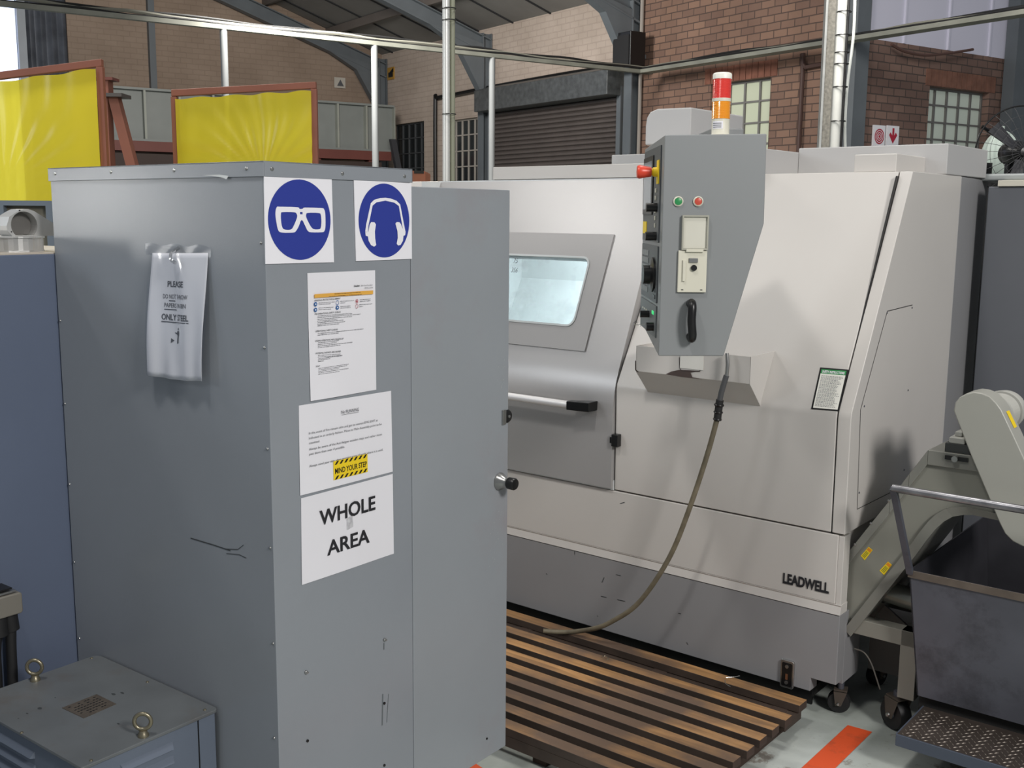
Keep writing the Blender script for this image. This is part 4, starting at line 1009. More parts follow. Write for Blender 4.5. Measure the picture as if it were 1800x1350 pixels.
# door handle
hy = dY(.925)-.05
a = M.p(880, 690, Y=hy); b = M.p(1002, 713, Y=hy); c = M.p(1036, 714, Y=hy)
HB = MB().cyl((-1.8, hy, b.z+.002), (b.x, hy, b.z+.002), .014, 20).build('door_handle', paint('handle_white', '#e8e6e6', .3, .1, bump=0), DR, smooth=True)
MB().loft([(b.x-.006, hy-.017, b.z-.014), (b.x-.006, hy+.014, b.z-.014), (b.x-.006, hy+.014, b.z+.018), (b.x-.006, hy-.017, b.z+.018)], [(c.x, hy-.004, b.z-.014), (c.x, hy+.055, b.z-.014), (c.x, hy+.055, b.z+.02), (c.x, hy-.004, b.z+.02)]).build('handle_end', BLACK, HB, bevel=.003)
MB().loft([(-1.79, hy-.017, b.z-.014), (-1.79, hy+.014, b.z-.014), (-1.79, hy+.014, b.z+.018), (-1.79, hy-.017, b.z+.018)], [(-1.86, hy-.004, b.z-.014), (-1.86, hy+.055, b.z-.014), (-1.86, hy+.055, b.z+.02), (-1.86, hy-.004, b.z+.02)]).build('handle_end', BLACK, HB, bevel=.003)
# latch block at the door edge
q = M.p(1082, 774, Y=-.02)
m = MB(); m.box(q.x-.012, q.x+.014, -.03, -.004, q.z-.022, q.z+.022); m.box(q.x-.022, q.x-.01, -.026, -.012, q.z-.012, q.z+.01); m.build('door_catch', BLACK, T, bevel=.002)
# top cap rail over the door
MB().box(-1.69, -.55, .31, .46, 1.737, 1.788).build('door_top_rail', CREAM, T, bevel=.002)
# lower cream apron, band and grey base
MB().prism([(-.003, .398), (-.004, .622), (.9, .622), (.9, .398)], 'X', XL, -.02).build('apron', CREAM, T, bevel=.003)
m = MB(); m.prism([(-.001, .393), (-.004, .398), (.05, .398), (.05, .366), (-.007, .366)], 'X', XL, -.0); m.build('apron_lip', CREAM, T, bevel=.001)
MB().box(XL, -.02, .004, .9, .390, .396).build('lip_seam', BLACK, T)
m = MB()
base = [(XL, .09), (-.085, .09), (-.085, .135), (-.001, .135), (-.001, .364), (XL, .364)]
m.prism(base, 'Y', -.004, .05); m.build('base_front', MGREY, T, bevel=.002)
MB().box(-.022, -.001, .05, .18, .12, .364).build('base_return', MGREY, T, bevel=.002)
MB().box(-.02, -.002, .0, .05, .366, .62).build('apron_return', CREAM, T, bevel=.002)
MB().box(XL, -.35, .06, 1.25, .08, .60).build('base_core', DARK, T)
MB().box(XL, -.30, .9, 1.3, .08, 1.74).build('back_cover', MGREY, T)
MB().box(XL, -.1, .05, .9, .60, .64).build('under_tray', DARK, T)
MB().prism([(-.32, .06), (-.1, .06), (-.1, .40), (-.32, .40)], 'Z', .045, .078).build('base_foot', DARK, T)
for x in (-.25, -.9, -1.55, -2.2): MB().cyl((x, .2, 0), (x, .2, .09), .05, 20).build('levelling_foot', DARK, T)
# black strip painting in the shade of the gap under the base
m = MB(); m.box(XL, -.1, .05, .06, .02, .09); m.build('base_gap_shade', BLACK, T)
# access panel outline on the end face
m = MB(); EP = [M.p(x, y, X=.0012) for x, y in ((1567, 865), (1507, 895), (1513, 720), (1560, 547), (1604, 536))]
line(m, EP, 'X', 0, .0012); m.build('access_panel_seam', DARK, T, recalc=False)
for x, y in ((1559, 550), (1603, 541), (1519, 714), (1596, 686), (1510, 866), (1589, 826)): p = M.p(x, y, X=0); screw(T, p, (1, 0, 0), .0035, DSTEEL)
# grille slots on the sloping panel and small screws
# hose tray: protruding pocket
tx0, tx1 = -.722, -.30
yf = M.p(1320, 627, X=tx1).y; zf = M.p(1320, 627, X=tx1).z; zl = M.p(1318, 675, X=tx1).z
yb = .085; zb_ = M.p(1365, 617, X=tx1).z
tw = .002
m = MB()
side = [(yf, zl), (yf, zf), (yb, zf+.002), (-.006, .995)]
m.prism(side, 'X', tx1-tw, tx1); m.prism(side, 'X', tx0, tx0+tw)
m.prism([(yf, zl), (yf, zf), (yf+tw, zf), (yf+tw, zl)], 'X', tx0, tx1)
m.prism([(yf, zl), (yf+tw, zl+.001), (-.004, 1.0), (-.006, .995)], 'X', tx0, tx1)
m.build('hose_tray', CREAM, T, bevel=.0006)
m = MB(); a = M.p(1196, 628, Y=yf-.001); b = M.p(1236, 651, Y=yf-.001)
m.box(a.x, b.x, yf-.002, yf-.0005, b.z, a.z+.02); m.build('tray_label', paint('plate_white', '#e3e1da', .4), T)
m = MB(); PT = [M.p(x, y, Y=yf-.0016) for x, y in ((1170, 658), (1180, 653), (1195, 650), (1232, 652), (1214, 655), (1217, 663), (1235, 667), (1200, 663))]
m.add(PT, [list(range(len(PT)))]); m.build('worn_patch', paint('worn_brown', '#4d403c', .6), T, recalc=False)
m = MB(); line(m, [M.p(x, y, Y=yf-.0018) for x, y in ((1194, 628), (1195, 648), (1198, 652), (1230, 653), (1236, 628))], 'Y', 0, .0011)
line(m, [M.p(x, y, Y=yf-.0018) for x, y in ((1117, 634), (1117, 650), (1122, 654))], 'Y', 0, .0018); m.build('chipped_edge', paint('chip_dark', '#3a302e', .6), T, recalc=False)
# maker's lettering
a = M.p(1375, 1030, Y=-.005); b = M.p(1459, 1040, Y=-.005)
a = M.p(1376, 1023, Y=-.0055); b = M.p(1457, 1041, Y=-.0055)
text('LEADWELL', INK, T, 'Y', -.0055, a.x, a.z-.002, w=b.x-a.x, h=.033, bold=.042, name='maker_lettering')
m = MB(); # cover rail of letters: fill only
# oil gauge
a = M.p(1374, 1157, Y=-.006); b = M.p(1395, 1212, Y=-.006)
G = MB().prism(rbox2(a.x, b.x, b.z, a.z, .008), 'Y', -.012, -.003).build('oil_gauge', STEEL, T, bevel=.002)
MB().prism(rbox2(a.x+.006, b.x-.006, b.z+.008, a.z-.008, .004), 'Y', -.0135, -.0115).build('gauge_window', BLACK, G)
for zz in (a.z-.02, b.z+.02): MB().cyl(((a.x+b.x)/2, -.016, zz), ((a.x+b.x)/2, -.012, zz), .006, 14).build('gauge_bolt', STEEL, G)
MB().box((a.x+b.x)/2-.004, (a.x+b.x)/2+.004, -.0145, -.0135, b.z+.03, a.z-.045).build('gauge_level', paint('oil_brown', '#6b4630', .4), G)
# scuffs on base
m = MB()
for x, y, dx, dy in ((1010, 968, 0, 7), (1058, 1024, 4, -9), (1056, 1048, 10, 2), (1085, 1054, 14, 3), (1050, 1082, 1, 2), (1090, 885, 8, -2), (1192, 1078, 5, 1), (1207, 1129, 2, 4), (960, 1008, 2, 2), (1083, 1010, 8, 2)):
    line(m, [M.p(x, y, Y=-.0052), M.p(x+dx, y+dy, Y=-.0052)], 'Y', 0, .0012)
m.build('scuff_marks', SCR, T, recalc=False)
# covers on top
def topbox(name, mat, X0, X1, Y0, Y1, z0, z1, bev=.004): return MB().box(X0, X1, Y0, Y1, z0, z1).build(name, mat, T, bevel=bev)
a = M.p(1404, 263, Y=.73); b = M.p(1667, 252, Y=.73)
topbox('rear_top_cover', CREAM2, a.x, 0, .73, 1.2, 1.746, 1.851)
c = M.p(1347, 257, X=a.x+.0); 
topbox('rear_top_cover', CREAM2, a.x-.45, a.x, .45, .9, 1.746, 1.836)
a2 = M.p(1502, 272, Y=.45); b2 = M.p(1577, 269, Y=.45); c2 = M.p(1630, 277, X=b2.x)
topbox('vent_cover', CREAM, a2.x, b2.x, .45, c2.y, 1.746, 1.806)
a3 = M.p(1075, 272, Y=.62)
topbox('rear_top_cover', CREAM2, a3.x, a3.x+.5, .62, .9, 1.746, 1.842)
# overhead arm cover
a = M.p(1135, 195, Y=.48); b = M.p(1215, 189, Y=.48); c = M.p(1307, 203, X=b.x); zlo = M.p(1215, 252, Y=.48).z
AC = MB(); ou = [(a.x, zlo), (b.x, zlo), (b.x, 1.998), (a.x+.05, 2.0), (a.x+.02, 1.99), (a.x+.005, 1.97), (a.x, 1.94)]
AC.prism(ou, 'Y', .48, min(c.y, .95)).build('arm_cover', CREAM2, T, bevel=.006)
MB().box(a.x+.03, b.x-.02, .55, .85, 1.744, zlo).build('arm_post', DARK, T)
# safety instructions sticker on the sloping panel
def slopeY(z): return -.004+(z-1.012)*(.253+.004)/(1.478-1.012)
def onslope(px, py):
    lo, hi = -1.5, .2
    for _ in range(40):
        mid = (lo+hi)/2; q = M.p(px, py, X=mid); 
        if q.y-slopeY(q.z) > 0: lo = mid
        else: hi = mid
    return M.p(px, py, X=(lo+hi)/2)
S = [onslope(x, y) for x, y in ((1442, 646), (1492, 650), (1475, 723), (1426, 719))]
nn = (S[1]-S[0]).cross(S[3]-S[0]).normalized()
if nn.y > 0: nn = -nn
t = thing('safety_sticker', 'green headed safety instructions sticker on the sloping cream machine panel', 'sticker', M, (S[2]+S[3])/2)
def sq(u0, v0, u1, v1, off):
    def e(u, v): return (S[0]*(1-u)+S[1]*u)*(1-v)+(S[3]*(1-u)+S[2]*u)*v+nn*off
    return [e(u0, v0), e(u0, v1), e(u1, v1), e(u1, v0)]
MB().loft(sq(0, 0, 1, 1, .0002), sq(0, 0, 1, 1, .0012)).build('border', BLACK, t)
MB().add(sq(.06, .145, .94, .97, .0016), [(0, 1, 2, 3)]).build('white_field', paint('sticker_white', '#e9e8df', .5, bump=0), t, recalc=False)
MB().add(sq(.06, .035, .94, .145, .0016), [(0, 1, 2, 3)]).build('green_header', paint('sticker_green', '#2f8a4c', .5, bump=0), t, recalc=False)
V, Fc = text_vf('SAFETY INSTRUCTIONS', .03); x0 = min(v.x for v in V); x1 = max(v.x for v in V)
def e2(u, v, off=.002): return (S[0]*(1-u)+S[1]*u)*(1-v)+(S[3]*(1-u)+S[2]*u)*v+nn*off
MB().add([e2(.11+(v.x-x0)/(x1-x0)*.78, .125-v.y/.72*.06) for v in V], Fc).build('header_text', WHITE, t, recalc=False)
m = MB()
for j in range(26):
    v = .19+j*.029; u = .11; ue = rr.uniform(.7, .9)
    while u < ue:
        w = rr.uniform(.03, .09); m.add([e2(u, v), e2(u, v+.011), e2(min(ue, u+w), v+.011), e2(min(ue, u+w), v)], [(0, 1, 2, 3)]); u += w+.02
m.build('fine_print', paint('print_grey', '#77767a', .6, bump=0), t, recalc=False)

# ------------------------------------------------------------------ control pendant (its own swinging arm box)
PX0, PX1 = W.p(1163, 430, Y=2.9).x, W.p(1348, 235, Y=2.9).x
PF = Frame(PX0, 2.9, 0)
t = thing('control_pendant', 'grey tapered control pendant with side buttons and an open port flap', 'control panel', PF, (.15, .2, 1.22))
def pp(x, y): q = PF.p(x, y, Y=0); return (q.x, q.z)
out = [pp(1157, 626), pp(1272, 626), pp(1343, 393), pp(1348, 235), pp(1169, 237)]
out[0] = (0.0, out[0][1]); out[4] = (0.0, out[4][1])
ztop = out[4][1]; zbot = out[0][1]
D = .43
# body with the keyed face (facing -X) chamfered at its top and bottom rear
A = [Vector((x, 0, z)) for x, z in out]; Bk = [Vector((x, D, z)) for x, z in out]
Bk[0].z += .055; Bk[0].x += 0; Bk[4].z -= .012
m = MB(); m.loft(A, Bk); m.build('housing', PEND, t, bevel=.003)
MB().box(out[3][0]-.12, out[3][0]-.03, .15, .40, ztop-.0, ztop+.03).build('arm_socket', PEND, t, bevel=.004)
# side controls on plane Y=0 (facing -Y)
for x, y, c_, l_ in ((1192, 354, '#2f8e52', 'green_button'), (1227, 354, '#c8503f', 'red_button')):
    q = PF.p(x, y, Y=0)
    R_ = MB().lathe((q.x, 0, q.z), (0, -1, 0), [(.0135, 0), (.0135, .004), (.0105, .006), (.0105, .004)], 24).build('button_bezel', IVORY, t, smooth=True)
    MB().lathe((q.x, -.003, q.z), (0, -1, 0), [(.0098, 0), (.0098, .0015), (.006, .0025), (.0005, .003)], 20).build(l_, paint(l_+'_paint', c_, .35, bump=0), R_, smooth=True)
a = PF.p(1192, 440, Y=0); b = PF.p(1240, 514, Y=0)
PB = MB().box(a.x, b.x, -.008, 0, b.z, a.z).build('port_box', IVORY, t, bevel=.002)
MB().box(a.x+.012, a.x+.02, -.013, -.008, b.z+.03, a.z-.025).build('port_connector', IVORY, PB, bevel=.001)
MB().box(a.x+.028, a.x+.052, -.012, -.008, a.z-.032, a.z-.02).build('port_connector', STEEL, PB, bevel=.001)
MB().cyl((a.x+.042, -.014, a.z-.046), (a.x+.042, -.008, a.z-.046), .008, 14).build('key_switch', BLACK, PB)
for xx in (a.x+.01, b.x-.016): MB().box(xx, xx+.006, -.0086, -.008, b.z+.006, b.z+.008).build('slot', BLACK, PB)
c = PF.p(1199, 378, Y=0); d = PF.p(1243, 441, Y=0)
FL = holed_prism([(c.x, d.z+.002), (d.x, d.z+.002), (d.x, c.z), (c.x, c.z)], [(c.x+.004, d.z+.007), (d.x-.004, d.z+.007), (d.x-.004, c.z-.004), (c.x+.004, c.z-.004)], 'Y', -.012, -.001).build('port_flap', paint('flap_rim', '#a5a497', .5), t, bevel=.001)
MB().box(c.x+.004, d.x-.004, -.006, -.001, d.z+.007, c.z-.004).build('flap_inner', paint('flap_inner', '#d3d1c4', .4), FL)
MB().box(c.x+.012, d.x-.012, -.014, -.006, a.z-.004, a.z+.004).build('flap_hinge', IVORY, FL, bevel=.001)
e0 = PF.p(1217, 528, Y=-.03); e1 = PF.p(1217, 601, Y=-.03)
MB().tube([(e0.x, .004, e0.z-.012), (e0.x, -.022, e0.z-.008), (e0.x, -.034, e0.z-.02), (e0.x-.001, -.036, (e0.z+e1.z)/2), (e1.x-.001, -.034, e1.z+.02), (e1.x-.001, -.022, e1.z+.008), (e1.x-.001, .004, e1.z+.012)], .0115, 14, 5).build('grab_handle', BLACK, t, smooth=True)
# keyed face on X=0 facing -X; y grows away from the lens
def kf(px, py): q = PF.p(px, py, X=-.001); return q
def kbox(y0, y1, z0, z1, th, name, mat, bev=.001, par=None): return MB().box(-th, 0, y0, y1, z0, z1).build(name, mat, par or t, bevel=bev)
PNL = kbox(.045, .40, 1.525, 1.785, .004, 'screen_panel', PANELK)
kbox(.17, .385, 1.60, 1.765, .008, 'screen_bezel', BLACK, .002, PNL)
kbox(.19, .365, 1.615, 1.75, .009, 'screen', paint('screen_off', '#9aa2a8', .15, bump=0), .001, PNL)
PN2 = kbox(.05, .40, 1.36, 1.515, .004, 'key_panel', PANELK)
PN3 = kbox(.05, .40, 1.265, 1.352, .004, 'switch_panel', paint('switch_panel', '#666b6d', .45), .001)
for i in range(8):
    for j in range(6):
        y = .235+i*.019; z = 1.378+j*.021; MB().box(-.0065, -.004, y, y+.014, z, z+.015).build('key', paint('key_grey', '#8f9394', .5), PN2)
for j, z in enumerate((1.66, 1.64, 1.605, 1.585, 1.565)): kbox(.10, .118, z, z+.012, .007, 'key', IVORY, .001, PNL)
for z in (1.62, 1.542): MB().cyl((-.034, .085, z), (-.004, .085, z), .012, 18).build('selector_knob', BLACK, PNL, smooth=True)
kbox(.30, .38, 1.545, 1.58, .006, 'warning_label', YEL, .0005, PNL)
q = PF.p(1160, 299, X=-.01)
zc = PF.p(1155, 300, X=-.02).z; yc = .075
MB().box(-.007, -.004, yc-.02, yc+.02, zc-.032, zc+.032).build('stop_plate', YEL, PNL, bevel=.001)
MB().lathe((-.007, yc, zc), (-1, 0, 0), [(.013, 0), (.012, .012), (.009, .014), (.009, .018)], 20).build('stop_collar', YEL, PNL, smooth=True)
MB().lathe((-.024, yc, zc), (-1, 0, 0), [(.013, 0), (.0165, .022), (.0185, .032), (.016, .038), (.001, .04)], 26).build('emergency_stop', paint('stop_red', '#d8452f', .35, bump=0), PNL, smooth=True)
MB().lathe((-.004, .115, 1.435), (-1, 0, 0), [(.048, 0), (.048, .006), (.03, .01), (.026, .012), (.026, .03), (.002, .031)], 32).build('hand_wheel', BLACK, PN2, smooth=True)
for z in (1.388, 1.37): kbox(.07, .12, z, z+.011, .006, 'key', paint('key_dark', '#3c3f41', .4), .0008, PN2)
kbox(.09, .125, 1.325, 1.335, .0055, 'green_lamp', emit('lamp_green', '#3fd07a', .8), .0005, PN3)
MB().cyl((-.03, .19, 1.318), (-.004, .19, 1.318), .010, 16).build('selector_knob', BLACK, PN3, smooth=True)
MB().cyl((-.024, .09, 1.292), (-.004, .09, 1.292), .012, 16).build('key_switch', BLACK, PN3, smooth=True)
m = MB(); m.tube([(-.024, .10, 1.298), (-.05, .16, 1.29), (-.04, .2, 1.296), (-.03, .17, 1.284)], .0012, 6); m.build('key_ring', STEEL, PN3, smooth=True)
for yy in (.25, .29, .33):
    kbox(yy, yy+.02, 1.322, 1.327, .0046, 'printed_legend', IVORY, 0, PN3)
    kbox(yy, yy+.02, 1.302, 1.306, .0046, 'printed_legend', IVORY, 0, PN3)
# signal tower
q = PF.p(1266, 236, Y=.06)
lt = thing('signal_tower', 'red and amber stack light standing on the control pendant', 'signal light', PF, (q.x, .06, ztop))
R_ = .0245; zt_ = PF.p(1268, 128, Y=.06).z; hh = zt_-ztop
MB().lathe((q.x, .06, ztop), (0, 0, 1), [(.036, 0), (.036, .003), (.026, .005), (.0235, .008), (.0235, hh*.28)], 32).build('base', IVORY, lt, smooth=True)
def lens(name, z0, z1, c_):
    m = bpy.data.materials.new(name); nt, N, L = nodes(m); bs = N['Principled BSDF']; bs.inputs['Base Color'].default_value = lin(c_); bs.inputs['Roughness'].default_value = .25
    bs.inputs['Subsurface Weight'].default_value = .3; bs.inputs['Subsurface Radius'].default_value = (.02, .01, .005); bs.inputs['Coat Weight'].default_value = .5
    pr = [(R_, 0)]
    k = 16
    for i in range(k): pr += [(R_, (z1-z0)*(i+.25)/k), (R_*.975, (z1-z0)*(i+.75)/k)]
    pr += [(R_, z1-z0)]
    MB().lathe((q.x, .06, ztop+z0), (0, 0, 1), pr, 40).build(name, m, lt)
lens('amber_lens', hh*.28, hh*.55, '#f09a1c'); lens('red_lens', hh*.60, hh*.90, '#e03a30')
MB().lathe((q.x, .06, ztop+hh*.55), (0, 0, 1), [(R_*1.02, 0), (R_*1.02, hh*.05)], 32).build('ring', IVORY, lt, smooth=True)
MB().lathe((q.x, .06, ztop+hh*.90), (0, 0, 1), [(R_*1.03, 0), (R_*1.03, hh*.07), (R_*.96, hh*.09), (R_*.8, hh*.1), (.001, hh*.1)], 32).build('cap', paint('cap_white', '#efede2', .4, bump=0), lt, smooth=True)
m = MB(); fnm = lambda a, z: (q.x+.0240*math.cos(a), .06+.0240*math.sin(a), ztop+z)
m.grid(lambda u, v: fnm(math.radians(-160+75*u), hh*(.12+.12*v)), 10, 2); m.build('rating_label', WHITE, lt, recalc=False)
m = MB()
for j in range(3): m.grid(lambda u, v: (q.x+.0243*math.cos(math.radians(-155+60*u)), .06+.0243*math.sin(math.radians(-155+60*u)), ztop+hh*(.14+.03*j+.012*v)), 8, 1)
m.build('label_lines', INKG, lt, recalc=False)

# ------------------------------------------------------------------ coolant hose
p0 = M.p(1278, 622, Y=-.11); p1 = M.p(1277, 660, Y=-.115); p2 = M.p(1268, 690, Y=-.12); p3 = M.p(1264, 712, Y=-.12); p4 = M.p(1261, 737, Y=-.12)
hp = [(1261, 735, -.12), (1243, 800, -.122), (1215, 885, -.124), (1184, 965, -.126), (1150, 1024, -.13), (1116, 1066, -.135)]
t = thing('coolant_hose', 'dirty green hose hanging from the tray and curling onto the slatted boards', 'hose', M, (p4.x-.1, -.2, .1))
pts = [M.p(x, y, Y=k) for x, y, k in hp]
gz = .1
pts += [M.p(1080, 1090, Y=-.135), M.p(1048, 1104, Y=-.136)]
for x, y in ((1000, 1111), (955, 1109)): pts.append(M.p(x, y, Z=gz))
MB().tube(pts, .0085, 12, 6).build('hose', paint('hose_olive', '#6e6654', .6, var=.25, vscale=25), t, smooth=True)
MB().tube([p3+(p2-p3)*.4, p3, p4], .0125, 14, 3).build('coupling', RUBBER, t, smooth=True)
m = MB(); mm = (p3+p4)/2; dn_ = (p4-p3).normalized()
m.torus(mm, dn_, .0125, .003, 16, 6); m.torus(p3, dn_, .0125, .004, 16, 6); m.torus(p4, dn_, .0105, .004, 16, 6); m.build('clip', BLACK, t, smooth=True)
MB().tube([p1, p2, p3], .009, 12, 3).build('lance', paint('lance_grey', '#4d4e50', .5), t, smooth=True)
MB().tube([p0+Vector((0, 0, .002)), (p0+p1)/2+Vector((.003, 0, 0)), p1+Vector((0, 0, -.008))], .006, 12, 4).build('nozzle', STEEL, t, smooth=True)
# ------------------------------------------------------------------ duckboard
WD = wood('board_wood', '#86643f', '#b98c5a'); SHADEWD = paint('dark_shade_wood', '#40352e', .6, var=.3, vscale=9)  # dark wood on slat sides paints in the shade of the gaps
t = thing('wooden_duckboard', 'slatted wooden duckboard on the floor in front of the lathe', 'duckboard', M, (-.9, -.4, 0))
for k in range(9):
    w = .0235 if k else .028; y = -.115-.0825*k-w if k else -.066-w
    x1_ = -.056+rr.uniform(-.006, .004)-(.012 if k == 0 else 0)
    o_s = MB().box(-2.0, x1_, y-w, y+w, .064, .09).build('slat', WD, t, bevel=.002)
    o_s.data.materials.append(SHADEWD)
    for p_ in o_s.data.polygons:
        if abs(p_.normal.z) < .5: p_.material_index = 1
MB().box(-2.0, -.075, -.205, -.085, .03, .062).build('lower_slat', SHADEWD, t, bevel=.002)  # dark board, widened so the gap over the pale floor reads as shade
MB().box(-2.0, -.06, -.822, -.802, .03, .064).build('front_rail', SHADEWD, t)
for x in (-.13, -.57, -1.15, -1.8):
    MB().box(x-.025, x+.025, -.80, -.07, .0, .064).build('runner', paint('runner_dark', '#3d2f27', .8), t, bevel=.002)
m = MB(); m.tube([M.p(x, y, Z=.098) for x, y in ((1274, 1196), (1276, 1202), (1284, 1207))], .0012, 6); m.tube([M.p(x, y, Z=.098) for x, y in ((1276, 1191), (1290, 1190), (1300, 1188))], .0012, 6)
tag(m.build('metal_swarf', STEEL, None, M), 'pale curl of swarf lying on the rear board of the duckboard', 'swarf')
m = MB(); m.tube([M.p(x, y, Z=.098) for x, y in ((1058, 1155), (1064, 1153), (1070, 1158), (1066, 1160))], .0012, 6)
tag(m.build('metal_swarf', BRASS, None, M), 'golden curl of swarf lying in the middle of the duckboard', 'swarf')
# floor tape
tq = [M.p(x, y, Z=.001) for x, y in ((1490, 1275), (1533, 1287))]
m = MB(); m.add([(.034, .026, .0012), (.111, .031, .0012), (.111, -1.4, .0012), (.033, -1.4, .0012)], [(0, 1, 2, 3)])
tag(m.build('floor_tape', ORTAPE, None, M, recalc=False), 'orange floor marking stripe beside the end of the duckboard', 'floor marking')
a = C.p(830, 1347, Z=.001)
m = MB(); m.prism([(a.x-.1, a.y-.35), (a.x+.02, a.y-.3), (a.x+.035, a.y+.01), (a.x-.05, a.y+.03)], 'Z', .0004, .0012)
tag(m.build('floor_tape', ORTAPE, None, C), 'scrap of orange floor marking peeking out under the open cabinet door', 'floor marking')

# ------------------------------------------------------------------ chip conveyor
CVY = .07
t = thing('chip_conveyor', 'beige inclined chip conveyor rising out of the lathe end to a rounded drive head', 'conveyor', M, (.25, .25, 0))
def cv(x, y, Y=CVY): q = M.p(x, y, Y=Y); return (q.x, q.z)
plate = [cv(1486, 1104), cv(1488, 985), cv(1566, 888), cv(1632, 806), cv(1640, 800), (cv(1740, 812)[0]+.15, cv(1720, 822)[1]), (cv(1740, 812)[0]+.15, cv(1740, 902)[1]), cv(1700, 890), cv(1682, 890), cv(1664, 893), cv(1648, 902), cv(1634, 915), cv(1618, 935), cv(1600, 960)]
plate[1] = (plate[1][0]-.0, plate[1][1])
MB().prism(plate, 'Y', CVY, CVY+.006).build('side_plate', BEIGE, t)
MB().prism(plate, 'Y', CVY+.34, CVY+.346).build('side_plate', BEIGE, t)
# lower flange strip following the lower edge
low = plate[6:]+[plate[0]]
lowo = [(x+.02, z-.022) for x, z in low]
m = MB()
for i in range(len(low)-1):
    a_, b_, c_, d_ = low[i], low[i+1], lowo[i+1], lowo[i]
    m.add([(a_[0], CVY-.012, a_[1]), (b_[0], CVY-.012, b_[1]), (c_[0], CVY-.004, c_[1]), (d_[0], CVY-.004, d_[1]), (a_[0], CVY+.346, a_[1]), (b_[0], CVY+.346, b_[1]), (c_[0], CVY+.346, c_[1]), (d_[0], CVY+.346, d_[1])], [(0, 1, 2, 3), (4, 7, 6, 5), (0, 4, 5, 1), (2, 6, 7, 3)])
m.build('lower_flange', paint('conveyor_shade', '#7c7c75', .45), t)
# top rail and cover
up = [cv(1488, 975), cv(1566, 878), cv(1600, 832), cv(1633, 790), (cv(1740, 790)[0]+.15, cv(1640, 790)[1])]
m = MB()
for i in range(len(up)-1):
    a_, b_ = up[i], up[i+1]; h = .045
    m.add([(a_[0], CVY-.01, a_[1]), (b_[0], CVY-.01, b_[1]), (b_[0], CVY-.01, b_[1]-h), (a_[0], CVY-.01, a_[1]-h), (a_[0], CVY+.35, a_[1]), (b_[0], CVY+.35, b_[1]), (b_[0], CVY+.35, b_[1]-h), (a_[0], CVY+.35, a_[1]-h)], [(0, 1, 2, 3), (4, 7, 6, 5), (0, 4, 5, 1), (2, 6, 7, 3), (1, 5, 6, 2), (0, 3, 7, 4)])
m.build('trough_cover', paint('conveyor_cover', '#83837c', .4, .1), t, bevel=.002)
for x, y in ((1503, 957), (1531, 920), (1562, 880)): q = M.p(x, y, Y=CVY-.012); MB().lathe((q.x, CVY-.01, q.z), (0, -1, 0), [(.004, 0), (.004, .003), (.001, .004)], 10).build('cover_bolt', STEEL, t, smooth=True)
q = M.p(1680, 806, Y=CVY-.012); MB().cyl((q.x, CVY-.025, q.z), (q.x, CVY-.01, q.z), .009, 14).build('adjuster_bolt', STEEL, t, smooth=True)
MB().box(q.x-.03, q.x+.035, CVY-.016, CVY-.008, q.z-.006, q.z+.006).build('adjuster_slot', BLACK, t)
# bearing block under the motor
a_ = cv(1660, 795); b_ = cv(1700, 770)
MB().box(a_[0], a_[0]+.1, CVY, CVY+.2, a_[1], a_[1]+.03).build('bearing_block', paint('bearing_dark', '#3f4140', .5), t, bevel=.002)
MB().box(a_[0]+.01, a_[0]+.055, CVY, CVY+.15, a_[1]+.03, a_[1]+.048).build('bearing_cap', BEIGE2, t, bevel=.003)
MB().box(a_[0]+.02, a_[0]+.04, CVY+.02, CVY+.1, a_[1]+.048, a_[1]+.062).build('bearing_nut', BEIGE2, t, bevel=.002)
# head cover
HY = CVY-.06
def ch(x, y): q = M.p(x, y, Y=HY); return (q.x, q.z)
head = [ch(*p) for p in ((1682, 738), (1676, 722), (1679, 708), (1687, 698), (1698, 692), (1712, 689), (1726, 691), (1740, 697), (1751, 708), (1760, 720), (1780, 762), (1800, 805), (1830, 868), (1848, 910), (1850, 935), (1838, 955), (1818, 963), (1798, 961), (1780, 952), (1766, 938), (1756, 918), (1740, 880), (1704, 795))]
MB().prism(head, 'Y', HY, HY+.085).build('chain_guard', BEIGE2 if 0 else paint('guard_beige', '#a3a39b', .36, var=.02, bump=.06), t, bevel=.004)
# drive motor behind
mc = M.p(1735, 735, Y=HY+.1)
MB().lathe((mc.x-.0, HY+.085, mc.z), (0, 1, 0), [(.062, 0), (.066, .02), (.062, .06), (.055, .065)], 40).build('gearbox', BEIGE2, t, smooth=True)
pr = []
for i in range(9): pr += [(.056, .065+.01*i), (.05, .068+.01*i), (.05, .072+.01*i), (.056, .075+.01*i)]
MT = MB().lathe((mc.x+.0, HY+.085, mc.z), (0, 1, 0), pr, 36).build('motor', BEIGE2, t)
MB().lathe((mc.x, HY+.085+.165, mc.z), (0, 1, 0), [(.06, 0), (.062, .01), (.058, .05), (.03, .058), (.001, .058)], 36).build('fan_cowl', BEIGE2, MT, smooth=True)
MB().box(mc.x-.085, mc.x-.03, HY+.11, HY+.17, mc.z+.03, mc.z+.05).build('terminal_box', BEIGE2, t, bevel=.003)
y0_, y1_ = M.p(1772, 720, Y=HY-.002), M.p(1783, 748, Y=HY-.002)
g = MB(); g0_, g1_ = M.p(1764, 722, Y=HY+.02), M.p(1780, 752, Y=HY+.02)
m = MB(); 
e_ = [M.p(x, y, Y=HY+.04) for x, y in ((1763, 722), (1769, 722), (1785, 750), (1779, 752))]
e_ = [Vector((q_.x+.0, q_.y, q_.z+.0)) for q_ in e_]
nrm = Vector((head[10][1]-head[9][1], 0, -(head[10][0]-head[9][0]))).normalized()
a_ = Vector((head[9][0], 0, head[9][1])); b_ = Vector((head[10][0], 0, head[10][1])); a_, b_ = a_+(b_-a_)*.15, a_+(b_-a_)*.85
if nrm.x < 0: nrm = -nrm
